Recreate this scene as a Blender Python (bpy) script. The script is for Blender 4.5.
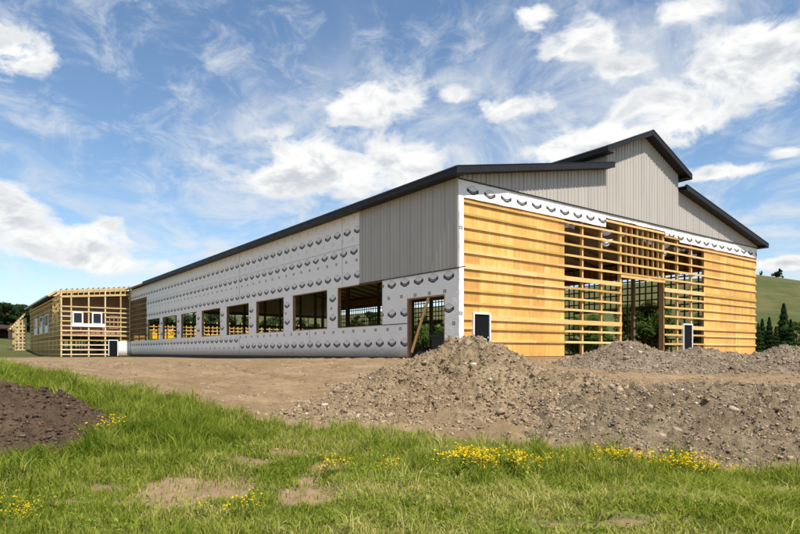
import bpy, math, random
import numpy as np
from mathutils import Vector, Matrix

random.seed(7)
rng = np.random.default_rng(11)
for o in list(bpy.data.objects):
    bpy.data.objects.remove(o)
scene = bpy.context.scene
COL = scene.collection
rad = math.radians

# ------------------------------------------------------------------ camera
EYE = Vector((-19.29, -21.17, 0.35))
YAW = math.atan2(0.5994, 0.8008)              # clockwise from +Y
FPX = 599.0                                    # focal length in 800-px-wide pixels
cd = bpy.data.cameras.new('camera')
cam = bpy.data.objects.new('camera', cd)
COL.objects.link(cam)
cam.location = EYE
cam.rotation_euler = (rad(90), 0, -YAW)
cd.sensor_width = 36.0
cd.lens = FPX / 800 * 36
cd.shift_y = 85.5 / 800
cd.clip_start = 0.1
cd.clip_end = 6000
scene.camera = cam

# ------------------------------------------------------------------ sun + sky
SUN_EL, SUN_OFF = rad(57.5), rad(1.6)
to_sun = Vector((-math.sin(SUN_OFF) * math.cos(SUN_EL), -math.cos(SUN_OFF) * math.cos(SUN_EL), math.sin(SUN_EL)))
sd = bpy.data.lights.new('sun', 'SUN')
sd.energy = 4.25
sd.angle = rad(0.5)
sd.color = (1.0, 0.955, 0.885)
sun = bpy.data.objects.new('sun', sd)
COL.objects.link(sun)
sun.location = (0, -60, 90)
sun.rotation_euler = to_sun.to_track_quat('Z', 'Y').to_euler()

scene.view_settings.view_transform = 'Standard'
scene.view_settings.look = 'None'
scene.view_settings.gamma = 1.0
scene.view_settings.use_curve_mapping = False
scene.view_settings.exposure = 0.72
scene.cycles.diffuse_bounces = 6

SKY_STRENGTH = 0.12


class NT:
    """tiny helper for wiring shader maths"""
    def __init__(self, tree):
        self.t = tree
        self.n = tree.nodes
        self.l = tree.links

    def new(self, typ, **kw):
        nd = self.n.new(typ)
        for k, v in kw.items():
            setattr(nd, k, v)
        return nd

    def put(self, sock, v):
        if isinstance(v, bpy.types.NodeSocket):
            self.l.new(v, sock)
        else:
            sock.default_value = v

    def m(self, op, a, b=0.0, c=0.0, clamp=False):
        nd = self.new('ShaderNodeMath', operation=op, use_clamp=clamp)
        for s, v in zip(nd.inputs, (a, b, c)):
            self.put(s, v)
        return nd.outputs[0]

    def v(self, op, a, b=(0, 0, 0)):
        nd = self.new('ShaderNodeVectorMath', operation=op)
        self.put(nd.inputs[0], a)
        self.put(nd.inputs[1], b)
        return nd.outputs['Value'] if op in ('LENGTH', 'DOT_PRODUCT') else nd.outputs[0]

    def xyz(self, x, y, z):
        nd = self.new('ShaderNodeCombineXYZ')
        for s, v in zip(nd.inputs, (x, y, z)):
            self.put(s, v)
        return nd.outputs[0]

    def sep(self, v):
        nd = self.new('ShaderNodeSeparateXYZ')
        self.put(nd.inputs[0], v)
        return nd.outputs

    def noise(self, vec, scale, detail=4.0, rough=0.55, dist=0.0):
        nd = self.new('ShaderNodeTexNoise')
        if vec is not None:
            self.put(nd.inputs['Vector'], vec)
        nd.inputs['Scale'].default_value = scale
        nd.inputs['Detail'].default_value = detail
        nd.inputs['Roughness'].default_value = rough
        nd.inputs['Distortion'].default_value = dist
        return nd.outputs['Fac']

    def ramp(self, x, a, b, lo=0.0, hi=1.0, smooth=True):
        nd = self.new('ShaderNodeMapRange', interpolation_type='SMOOTHSTEP' if smooth else 'LINEAR')
        self.put(nd.inputs['Value'], x)
        for k, v in (('From Min', a), ('From Max', b), ('To Min', lo), ('To Max', hi)):
            self.put(nd.inputs[k], v)
        return nd.outputs[0]

    def mix(self, fac, a, b, blend='MIX'):
        nd = self.new('ShaderNodeMix', data_type='RGBA', blend_type=blend)
        self.put(nd.inputs[0], fac)
        for s, v in ((nd.inputs[6], a), (nd.inputs[7], b)):
            if isinstance(v, tuple) and len(v) == 3:
                v = v + (1.0,)
            self.put(s, v)
        return nd.outputs[2]


def px_dir(px, py):
    a = YAW + math.atan((px - 400) / FPX)
    e = math.atan2((352.5 - py) / FPX, math.hypot(1, (px - 400) / FPX))
    return a, e


world = bpy.data.worlds.new('World')
scene.world = world
world.use_nodes = True
W = NT(world.node_tree)
W.n.clear()
sky = W.new('ShaderNodeTexSky', sky_type='NISHITA')
sky.sun_disc = False
sky.sun_elevation = SUN_EL
sky.sun_rotation = math.pi + SUN_OFF
sky.altitude = 1100
sky.air_density = 1.15
sky.dust_density = 0.55
sky.ozone_density = 1.6
tc = W.new('ShaderNodeTexCoord')
D = W.v('NORMALIZE', tc.outputs['Generated'])
dx, dy, dz = W.sep(D)
az = W.m('ARCTAN2', dx, dy)
el = W.m('ARCSINE', dz)
AE = W.xyz(az, el, 0.0)
# heaped fair-weather clouds: (x, y, half width, half height) as seen from the meadow, then more of them all round the sky
heaps = [(18, 52, 40, 22), (372, 99, 70, 25), (350, 104, 44, 24), (340, 168, 105, 34), (398, 160, 60, 30),
         (285, 180, 50, 20), (36, 238, 84, 34), (10, 215, 46, 26), (95, 262, 60, 12), (512, 108, 40, 13), (588, 42, 40, 20), (566, 52, 26, 12), (752, 62, 80, 36),
         (706, 72, 40, 22), (660, 104, 58, 26), (610, 138, 80, 20), (690, 118, 50, 20), (560, 150, 50, 14), (725, 172, 46, 8), (620, 70, 40, 16),
         (785, 152, 20, 7), (535, 14, 22, 12), (455, 95, 20, 10), (800, 262, 60, 6), (690, 10, 40, 12)]
cl = []
for (x, y, hw, hh) in heaps:
    a, e = px_dir(x, y)
    cl.append((a, e, hw / FPX * 0.95, hh / FPX * 0.95))
crng = random.Random(3)
for k in range(22):
    a = YAW + rad(46) + crng.random() * rad(268)
    a = (a + math.pi) % (2 * math.pi) - math.pi
    cl.append((a, rad(crng.uniform(7, 55)), crng.uniform(.07, .18), crng.uniform(.03, .07)))
# thin ragged veils: wider, never solid
for (x, y, hw, hh) in [(110, 35, 140, 60), (235, 70, 110, 80), (420, 70, 110, 60), (160, 165, 110, 40), (60, 125, 110, 40), (240, 225, 150, 40), (300, 120, 90, 50), (660, 25, 140, 40), (560, 120, 90, 50), (120, 280, 160, 24)]:
    a, e = px_dir(x, y)
    cl.append((a, e, hw / FPX, hh / FPX, 1))
for k in range(14):
    a = (YAW + rad(46) + crng.random() * rad(268) + math.pi) % (2 * math.pi) - math.pi
    cl.append((a, rad(crng.uniform(10, 60)), crng.uniform(.15, .3), crng.uniform(.06, .12), 1))
field = vfield = None
for (a, e, hw, hh, *veil) in cl:
    q = W.v('MULTIPLY', W.v('SUBTRACT', AE, (a, e, 0)), (1 / hw, 1 / hh, 0))
    ln = W.v('LENGTH', q)
    if veil:
        f = W.m('SUBTRACT', 0.16, W.m('MULTIPLY', ln, 0.40))
        vfield = f if vfield is None else W.m('MAXIMUM', vfield, f)
    else:
        f = W.m('SUBTRACT', 1.0, ln)
        field = f if field is None else W.m('SMOOTH_MAX', field, f, 0.25)
stretch = W.v('MULTIPLY', D, (1.0, 1.0, 1.7))
n1 = W.noise(stretch, 11.0, 10.0, 0.60, 0.35)
n2 = W.noise(W.v('ADD', stretch, (0.0, 0.0, -0.034)), 11.0, 5.0, 0.55, 0.35)
dens = W.m('ADD', W.m('MULTIPLY', W.m('MAXIMUM', field, -0.7), 1.05), W.m('MULTIPLY', W.m('SUBTRACT', n1, 0.515), 3.3))
dens_dn = W.m('ADD', W.m('MULTIPLY', W.m('MAXIMUM', field, -0.7), 1.05), W.m('MULTIPLY', W.m('SUBTRACT', n2, 0.515), 3.3))
cum = W.ramp(dens, -0.06, 0.50)
n3 = W.noise(W.v('MULTIPLY', D, (1.0, 1.0, 1.5)), 15.0, 10.0, 0.66, 0.6)
veil_d = W.m('ADD', W.m('MAXIMUM', vfield, -0.8), W.m('MULTIPLY', W.m('SUBTRACT', n3, 0.50), 2.6))
veil_o = W.m('MULTIPLY', W.ramp(veil_d, -0.22, 0.75), 0.66)
# thin high streaks on a flat layer
den = W.m('ADD', W.m('MAXIMUM', dz, 0.0), 0.13)
px_, py_ = W.m('DIVIDE', dx, den), W.m('DIVIDE', dy, den)
ca, sa = math.cos(rad(62)), math.sin(rad(62))
lu = W.m('ADD', W.m('MULTIPLY', px_, ca), W.m('MULTIPLY', py_, sa))
lv = W.m('SUBTRACT', W.m('MULTIPLY', py_, ca), W.m('MULTIPLY', px_, sa))
layer = W.xyz(W.m('MULTIPLY', lu, 0.75), lv, 0.7)
c1 = W.noise(layer, 2.6, 10.0, 0.64, 0.7)
c2 = W.noise(layer, 0.55, 2.0, 0.5, 0.3)
cir = W.m('MULTIPLY', W.ramp(c1, 0.38, 0.70), W.ramp(c2, 0.34, 0.58))
cir = W.m('MULTIPLY', cir, 0.9)
low = W.m('MULTIPLY', W.ramp(el, 0.0, 0.16, 1.0, 0.0), 0.30)
shade = W.ramp(W.m('SUBTRACT', dens_dn, dens), -0.45, 0.40)
body = W.ramp(dens, 0.25, 1.3, 0.0, 0.55)
lit = W.m('SUBTRACT', W.m('ADD', W.m('MULTIPLY', shade, 0.42), 0.62), W.m('MULTIPLY', body, W.m('SUBTRACT', 1.0, shade)), clamp=False)
cloud_col = W.mix(W.m('MINIMUM', W.m('MAXIMUM', lit, 0.0), 1.0), (3.0, 3.2, 3.5), (5.1, 5.1, 5.05))
skyc = W.mix(1.0, sky.outputs[0], (0.71, 0.775, 0.80), 'MULTIPLY')
c_a = W.mix(low, skyc, (3.7, 4.1, 4.5))
c_b = W.mix(W.m('MINIMUM', cir, 0.85), c_a, (3.95, 4.15, 4.35))
c_v = W.mix(veil_o, c_b, (4.35, 4.45, 4.55))
c_c = W.mix(cum, c_v, cloud_col)
bg = W.new('ShaderNodeBackground')
W.put(bg.inputs['Color'], c_c)
bg.inputs['Strength'].default_value = SKY_STRENGTH
wo = W.new('ShaderNodeOutputWorld')
W.l.new(bg.outputs[0], wo.inputs['Surface'])


# ------------------------------------------------------------------ numpy noise
def _hash(ix, iy, seed):
    h = (ix * 374761393 + iy * 668265263 + seed * 1442695041) & 0xFFFFFFFF
    h = ((h ^ (h >> 13)) * 1274126177) & 0xFFFFFFFF
    h = h ^ (h >> 16)
    return (h & 0xFFFF) / 65535.0


def vnoise(x, y, seed=0):
    ix, iy = np.floor(x).astype(np.int64), np.floor(y).astype(np.int64)
    fx, fy = x - ix, y - iy
    fx = fx * fx * fx * (fx * (fx * 6 - 15) + 10)
    fy = fy * fy * fy * (fy * (fy * 6 - 15) + 10)
    a, b = _hash(ix, iy, seed), _hash(ix + 1, iy, seed)
    c, d = _hash(ix, iy + 1, seed), _hash(ix + 1, iy + 1, seed)
    return (a + (b - a) * fx) * (1 - fy) + (c + (d - c) * fx) * fy


def fbm(x, y, seed=0, oct=4, gain=0.5):
    s, amp, tot = 0.0, 1.0, 0.0
    for k in range(oct):
        s = s + amp * vnoise(x * 2 ** k + 17.3 * k, y * 2 ** k + 9.1 * k, seed + k)
        tot += amp
        amp *= gain
    return s / tot - 0.5


def sstep(a, b, x):
    t = np.clip((x - a) / (b - a), 0, 1)
    return t * t * (3 - 2 * t)


RX, RY = 0.8006, -0.5989       # camera right in world
FX, FY = 0.5994, 0.8008        # camera forward in world


def to_world(u, d):
    return EYE.x + u * RX + d * FX, EYE.y + u * RY + d * FY


def to_cam(x, y):
    ax, ay = x - EYE.x, y - EYE.y
    return ax * RX + ay * RY, ax * FX + ay * FY


# ------------------------------------------------------------------ terrain height
# surveyed points: (sight-line x, sight-line y, distance ahead)
CP = [(-250, 534, 5.5), (0, 534, 5.5), (200, 534, 5.4), (400, 534, 5.3), (600, 534, 5.3), (800, 534, 5.2), (1100, 534, 5.2),
      (400, 480, 7.6), (600, 482, 7.6), (800, 500, 6.8), (1000, 490, 7.2), (220, 472, 8.0), (100, 470, 8.0), (0, 470, 8.0), (-200, 460, 8.2),
      (0, 428, 10.3), (80, 425, 10.3), (0, 391, 13), (100, 405, 12.2), (0, 366, 17.5), (60, 378, 16), (130, 396, 14.5), (200, 411, 13.3), (270, 425, 12.4), (300, 430, 12.2),
      (-200, 361, 17), (-400, 358, 18), (340, 424, 12.4), (400, 427, 12.3), (450, 433, 12.0), (520, 443, 11.3), (600, 451, 10.4), (700, 459, 9.9), (800, 469, 9.3), (1000, 480, 9.0),
      (600, 397, 13.6), (700, 396, 13.2), (800, 397, 12.8), (1000, 400, 12.5), (550, 388, 17), (650, 384, 19), (780, 382, 18), (1000, 384, 18),
      (200, 383, 19), (300, 398, 16.5), (100, 372, 21), (0, 361, 26), (-200, 361, 26), (300, 374, 23), (400, 376, 21), (500, 374, 22), (200, 367, 29), (300, 362, 31),
      (60, 362, 36), (-100, 361, 38), (420, 360, 29.5), (550, 361, 30), (650, 362, 32), (780, 360, 36), (1000, 360, 36),
      (200, 358.5, 55), (60, 357.5, 60), (300, 358, 42), (500, 355, 42), (650, 354.5, 48), (800, 354, 52), (-100, 357.5, 60)]
pts = np.array([[(p[0] - 400) / FPX * p[2], p[2], EYE.z - (p[1] - 352.5) / FPX * p[2]] for p in CP] +
               [[x, d, -1.33] for x in (-8, 0, 8) for d in (-6, 2.0)])


def _U(r2):
    return 0.5 * r2 * np.log(r2 + 1e-9)


def _fit(P, lam=0.4):
    n = len(P)
    A = np.zeros((n + 3, n + 3))
    dd = ((P[:, None, :2] - P[None, :, :2]) ** 2).sum(-1)
    A[:n, :n] = _U(dd) + lam * np.eye(n)
    A[:n, n:] = np.c_[np.ones(n), P[:, :2]]
    A[n:, :n] = A[:n, n:].T
    return np.linalg.solve(A, np.r_[P[:, 2], 0, 0, 0])


TPS = _fit(pts)
RIDGE_PX = np.array([-900, -300, 0, 60, 300, 380, 480, 600, 700, 757, 800, 900, 1200, 2200], float)
RIDGE_Y = np.array([325, 318, 312, 314, 318, 312, 300, 288, 284, 283.5, 291, 306, 317, 330], float)


def base_h(u, d):
    shp = np.shape(u)
    u, d = np.ravel(u).astype(float), np.ravel(d).astype(float)
    z = np.full(u.shape, -0.2)
    near = (d < 75) & (d > -8) & (np.abs(u) < 60)
    if near.any():
        un, dn = u[near], d[near]
        r = np.full(un.shape, TPS[-3]) + TPS[-2] * un + TPS[-1] * dn
        for k in range(len(pts)):
            r += TPS[k] * _U((un - pts[k, 0]) ** 2 + (dn - pts[k, 1]) ** 2)
        r = np.clip(r, -1.6, 0.6)
        w = sstep(52, 74, dn)
        r = r * (1 - w) + (-0.2) * w
        w2 = sstep(40, 60, np.abs(un))
        z[near] = r * (1 - w2) + (-0.2) * w2
    z = np.where(d < -4, -1.3, z)
    # hills beyond the yard
    dist = np.hypot(u, d)
    pxx = 400 + FPX * u / np.maximum(d, 1.0)
    ry = np.interp(pxx, RIDGE_PX, RIDGE_Y)
    zr = (352.5 - ry) / FPX * 380
    zr = np.where(d > 5, zr, 8.0)
    up = sstep(105, 385, dist) * 0.62 + 0.38 * np.clip((dist - 105) / 280, 0, 1)
    z = z + zr * up * (1 - 0.5 * sstep(420, 900, dist))
    z = z + fbm(u / 60, d / 60, 40, 3) * 5 * sstep(110, 250, dist)
    return z.reshape(shp)


# edge between bare yard and meadow, seen from the camera
EDGE_PX = np.array([-400, -200, 0, 60, 130, 200, 270, 300, 340, 400, 450, 520, 600, 700, 800, 1000, 1300], float)
EDGE_D = np.array([19, 18.5, 17.5, 16, 14.5, 13.3, 11.8, 11.6, 11.7, 11.4, 11.0, 10.1, 9.25, 8.75, 8.2, 8.0, 8.0])
BARE = [(195, 489, 1.05, 0.85), (305, 495, 0.5, 0.5), (285, 455, .6, .5), (330, 466, .4, .5), (310, 480, .3, .4), (250, 466, .5, .3), (600, 524, .8, 0.10), (560, 508, .45, .12), (75, 500, .35, .15), (100, 487, .5, .15)]


def soil_mask(u, d):
    """1 = bare ground, 0 = grass"""
    pxx = 400 + FPX * u / np.maximum(d, 0.8)
    e = np.interp(pxx, EDGE_PX, EDGE_D)
    nz = fbm(u * 1.1, d * 1.1, 5, 4) * 1.7 + fbm(u * 4.5, d * 4.5, 8, 2) * 0.5
    s = sstep(-0.25, 0.30, (d - e) + nz * 0.75 - 0.1)
    for (bx, by, rx, ry) in BARE:
        bd = (1.6) * FPX / (by - 352.5)
        bu = (bx - 400) / FPX * bd
        q = np.sqrt(((u - bu) / (rx * .8)) ** 2 + ((d - bd) / ry) ** 2)
        s = np.maximum(s, sstep(1.2, 0.7, q + nz * 0.30) * 0.85)
    s = s * (1 - sstep(62, 80, np.hypot(u, d) + nz * 6) * 1.0)
    return np.where(d > 0.5, s, 0.0)


def ground_h(u, d):
    z = base_h(u, d)
    dist = np.hypot(u, d)
    s = soil_mask(u, d)
    fade = 1 - sstep(45, 90, dist)
    rough = fbm(u * 0.9, d * 1.6, 21, 4) * 0.16 + fbm(u * 5, d * 5, 23, 3) * 0.10 + np.abs(fbm(u * 1.1, d * 3.4, 27, 3)) * -0.16
    gr = fbm(u * 0.7, d * 0.7, 31, 3) * 0.20
    wx, wy = to_world(u, d)
    for x0 in (-4.2, -6.1, -9.0, -10.9, -13.5):
        t = (wx - x0 - np.sin(wy * .07 + x0) * 1.3 - .06 * wy) / .22
        rough = rough - .085 * np.exp(-t * t) + .04 * np.exp(-(np.abs(t) - 1.7) ** 2 * 3) + .02 * np.exp(-t * t) * np.sin(wy * 22)
    ins = sstep(34, 46, d) * 0.8
    return z + fade * (s * rough * (1 - ins) + (1 - s) * gr)


# ------------------------------------------------------------------ mesh helpers
def tag(o, label=None, cat=None, group=None, kind=None):
    if label:
        o['label'] = label
    if cat:
        o['category'] = cat
    if group:
        o['group'] = group
    if kind:
        o['kind'] = kind
    return o


def link(name, me, mat=None, parent=None):
    o = bpy.data.objects.new(name, me)
    COL.objects.link(o)
    if mat is not None and me is not None and len(me.materials) == 0:
        me.materials.append(mat)
    if parent is not None:
        o.parent = parent
    return o


def empty(name, loc=(0, 0, 0), rz=0.0):
    o = bpy.data.objects.new(name, None)
    COL.objects.link(o)
    o.location = loc
    o.rotation_euler = (0, 0, rz)
    o.empty_display_size = 0.3
    return o


def np_mesh(name, verts, faces, smooth=False):
    """faces: (n,3) or (n,4) int array"""
    verts = np.asarray(verts, np.float32)
    faces = np.asarray(faces, np.int32)
    me = bpy.data.meshes.new(name)
    k = faces.shape[1]
    me.vertices.add(len(verts))
    me.vertices.foreach_set('co', verts.ravel())
    me.loops.add(faces.size)
    me.loops.foreach_set('vertex_index', faces.ravel())
    me.polygons.add(len(faces))
    me.polygons.foreach_set('loop_start', np.arange(0, faces.size, k, dtype=np.int32))
    me.polygons.foreach_set('loop_total', np.full(len(faces), k, np.int32))
    if smooth:
        me.polygons.foreach_set('use_smooth', np.ones(len(faces), bool))
    me.update(calc_edges=True)
    me.validate()
    return me


def attr(me, name, vals):
    a = me.attributes.new(name, 'FLOAT', 'POINT')
    a.data.foreach_set('value', np.asarray(vals, np.float32).ravel())


def grid_faces(nx, ny):
    i, j = np.meshgrid(np.arange(nx - 1), np.arange(ny - 1), indexing='ij')
    a = (i * ny + j).ravel()
    return np.stack([a, a + ny, a + ny + 1, a + 1], 1)


BOXF = [(0, 3, 2, 1), (4, 5, 6, 7), (0, 1, 5, 4), (1, 2, 6, 5), (2, 3, 7, 6), (3, 0, 4, 7)]
_boxes = {}


def boxverts(x0, x1, y0, y1, z0, z1):
    return [(x0, y0, z0), (x1, y0, z0), (x1, y1, z0), (x0, y1, z0), (x0, y0, z1), (x1, y0, z1), (x1, y1, z1), (x0, y1, z1)]


def box_mesh(L, w, h, mat):
    key = (round(L, 3), round(w, 3), round(h, 3), mat.name)
    if key not in _boxes:
        me = bpy.data.meshes.new('board')
        me.from_pydata(boxverts(-L / 2, L / 2, -w / 2, w / 2, -h / 2, h / 2), [], BOXF)
        me.materials.append(mat)
        _boxes[key] = me
    return _boxes[key]


def beam(name, p0, p1, w, h, mat, parent=None, up=(0, 0, 1)):
    """a board from p0 to p1; w across, h along 'up'"""
    p0, p1 = Vector(p0), Vector(p1)
    ax = (p1 - p0)
    L = ax.length
    ax.normalize()
    upv = Vector(up)
    if abs(ax.dot(upv)) > 0.98:
        upv = Vector((1, 0, 0))
    yv = upv.cross(ax).normalized()
    zv = ax.cross(yv)
    M = Matrix((ax, yv, zv)).transposed().to_4x4()
    M.translation = (p0 + p1) / 2
    o = link(name, box_mesh(L, w, h, mat), None, parent)
    o.matrix_local = M
    return o


def block(name, x0, x1, y0, y1, z0, z1, mat, parent=None):
    o = link(name, box_mesh(x1 - x0, y1 - y0, z1 - z0, mat), None, parent)
    c = Vector(((x0 + x1) / 2, (y0 + y1) / 2, (z0 + z1) / 2))
    if parent is not None and parent.type == 'MESH':
        c -= parent.location                     # a sub-part of a part that has its own origin
    o.location = c
    return o


def multi(name, boxes, mat, parent=None):
    V, F = [], []
    for b in boxes:
        k = len(V)
        V += boxverts(*b)
        F += [tuple(k + i for i in f) for f in BOXF]
    me = bpy.data.meshes.new(name)
    me.from_pydata(V, [], F)
    return link(name, me, mat, parent)


def prism_mesh(name, profile, depth_axis, a0, a1):
    """extrude a closed profile [(p,q)] along an axis: 'y' -> profile in xz"""
    n = len(profile)
    V = [(p, a0, q) for p, q in profile] + [(p, a1, q) for p, q in profile]
    F = [tuple(range(n)), tuple(range(2 * n - 1, n - 1, -1))]
    F += [(i, i + n, (i + 1) % n + n, (i + 1) % n) for i in range(n)]
    me = bpy.data.meshes.new(name)
    me.from_pydata(V, [], F)
    return me


# ------------------------------------------------------------------ materials
def mat_new(name, rough=0.8, spec=0.3):
    m = bpy.data.materials.new(name)
    m.use_nodes = True
    T = NT(m.node_tree)
    b = T.n['Principled BSDF']
    b.inputs['Roughness'].default_value = rough
    b.inputs['Specular IOR Level'].default_value = spec
    return m, T, b


def bump(T, b, h, strength=0.3, dist=0.02):
    nd = T.new('ShaderNodeBump')
    nd.inputs['Strength'].default_value = strength
    nd.inputs['Distance'].default_value = dist
    T.put(nd.inputs['Height'], h)
    T.l.new(nd.outputs[0], b.inputs['Normal'])


def wood(name, c1, c2, grain=(1.2, 22, 22), rough=0.75):
    m, T, b = mat_new(name, rough, 0.25)
    tc = T.new('ShaderNodeTexCoord')
    oi = T.new('ShaderNodeObjectInfo')
    off = T.v('MULTIPLY', T.xyz(oi.outputs['Random'], T.m('MULTIPLY', oi.outputs['Random'], 7.3), 0.3), (37.0, 11.0, 5.0))
    p = T.v('ADD', T.v('MULTIPLY', tc.outputs['Object'], grain), off)
    n = T.noise(p, 1.0, 5, 0.6, 0.6)
    k = T.noise(T.v('ADD', T.v('MULTIPLY', tc.outputs['Object'], (0.9, 3, 3)), off), 1.6, 3, 0.5, 0.2)
    c = T.mix(T.ramp(n, 0.3, 0.75), c1, c2)
    c = T.mix(T.ramp(k, 0.62, 0.8, 0, 0.35), c, tuple(x * 0.6 for x in c2))
    v = T.ramp(oi.outputs['Random'], 0, 1, 0.72, 1.18, False)
    c = T.mix(1.0, c, T.xyz(v, v, T.m('MULTIPLY', v, v)), 'MULTIPLY')
    T.put(b.inputs['Base Color'], c)
    bump(T, b, n, 0.25, 0.004)
    return m


M = {}
M['lumber'] = wood('lumber_spruce', (0.74, 0.475, 0.19), (0.60, 0.345, 0.115))
M['lumber_old'] = wood('lumber_weathered', (0.36, 0.225, 0.115), (0.22, 0.13, 0.065))
M['lumber_pale'] = wood('lumber_pale', (0.70, 0.53, 0.30), (0.56, 0.38, 0.18))
M['timber_dark'] = wood('timber_treated', (0.20, 0.125, 0.07), (0.11, 0.07, 0.04))


def plywood():
    m, T, b = mat_new('plywood', 0.7, 0.3)
    tc = T.new('ShaderNodeTexCoord')
    oi = T.new('ShaderNodeObjectInfo')
    off = T.v('MULTIPLY', T.xyz(oi.outputs['Random'], 0.0, T.m('MULTIPLY', oi.outputs['Random'], 3.1)), (41.0, 1.0, 13.0))
    p = T.v('ADD', tc.outputs['Object'], off)
    n = T.noise(T.v('MULTIPLY', p, (9, 9, 0.9)), 1.0, 5, 0.6, 1.2)
    k = T.noise(p, 1.3, 3, 0.5)
    band = T.noise(T.v('MULTIPLY', p, (2.4, 1, 0.12)), 1.0, 2, 0.5)
    c = T.mix(T.ramp(n, 0.32, 0.72), (0.70, 0.395, 0.110), (0.60, 0.295, 0.062))
    c = T.mix(T.ramp(band, 0.48, 0.68, 0, 0.6), c, (0.76, 0.475, 0.18))
    c = T.mix(T.ramp(k, 0.55, 0.8, 0, 0.35), c, (0.54, 0.255, 0.055))
    v = T.ramp(oi.outputs['Random'], 0, 1, 0.80, 1.12, False)
    c = T.mix(1.0, c, T.xyz(v, v, v), 'MULTIPLY')
    T.put(b.inputs['Base Color'], c)
    return m


M['plywood'] = plywood()


def plain(name, col, rough=0.6, spec=0.4, var=0.12, scale=2.0, metallic=0.0):
    m, T, b = mat_new(name, rough, spec)
    tc = T.new('ShaderNodeTexCoord')
    n = T.noise(tc.outputs['Object'], scale, 5, 0.6)
    v = T.ramp(n, 0.25, 0.75, 1 - var, 1 + var, False)
    T.put(b.inputs['Base Color'], T.mix(1.0, col, T.xyz(v, v, v), 'MULTIPLY'))
    T.put(b.inputs['Roughness'], T.ramp(n, 0.3, 0.7, rough - .08, rough + .08))
    b.inputs['Metallic'].default_value = metallic
    return m


def siding_mat():
    m, T, b = mat_new('painted_steel_siding', 0.42, 0.45)
    g = T.new('ShaderNodeNewGeometry')
    oi = T.new('ShaderNodeObjectInfo')
    n = T.noise(T.v('MULTIPLY', g.outputs['Position'], (1.5, 1.5, 0.25)), 1.0, 4, 0.6)
    v = T.m('ADD', T.ramp(n, 0.3, 0.7, 0.95, 1.04), T.ramp(oi.outputs['Random'], 0, 1, -0.015, 0.015, False))
    T.put(b.inputs['Base Color'], T.mix(1.0, (0.415, 0.375, 0.325), T.xyz(v, v, v), 'MULTIPLY'))
    w = T.noise(T.v('MULTIPLY', g.outputs['Position'], (2.0, 2.0, 0.9)), 1.0, 2, 0.5)
    bump(T, b, w, 0.15, 0.03)
    return m


M['siding'] = siding_mat()
M['trim'] = plain('charcoal_trim', (0.017, 0.0165, 0.019), 0.55, 0.22, 0.2, 1.5)
M['roof'] = plain('charcoal_roof_steel', (0.030, 0.030, 0.033), 0.5, 0.3, 0.2, 1.0)
M['roof_grey'] = plain('galvanised_roof_steel', (0.20, 0.215, 0.24), 0.4, 0.5, 0.1, 1.0)
M['under'] = plain('roof_underside', (0.66, 0.55, 0.42), 0.7, 0.3, 0.2, 0.8)
M['door'] = plain('black_steel_door', (0.008, 0.008, 0.009), 0.7, 0.1, 0.2, 2)
M['white'] = plain('white_door_frame', (0.78, 0.78, 0.77), 0.5, 0.4, 0.05, 3)
M['metal'] = plain('brushed_steel', (0.6, 0.58, 0.52), 0.3, 0.5, 0.05, 3, 1.0)
M['black'] = plain('black_plastic', (0.011, 0.011, 0.012), 0.45, 0.4, 0.2, 3)
M['skirt'] = plain('damp_skirt_board', (0.05, 0.045, 0.042), 0.8, 0.3, 0.3, 2)
M['yellow'] = plain('yellow_machine_paint', (0.72, 0.46, 0.02), 0.4, 0.5, 0.1, 3)
M['glass'] = plain('dark_window_glass', (0.02, 0.025, 0.03), 0.08, 0.6, 0.1, 1)
M['tape'] = plain('seam_tape', (0.60, 0.585, 0.57), 0.35, 0.5, 0.1, 3)
M['film'] = plain('clouded_plastic_film', (0.62, 0.62, 0.63), 0.35, 0.5, 0.15, 3)
M['shed'] = plain('weathered_shed_boards', (0.07, 0.045, 0.035), 0.85, 0.2, 0.3, 1)
M['concrete'] = plain('concrete', (0.36, 0.34, 0.31), 0.85, 0.2, 0.15, 2)


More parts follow.
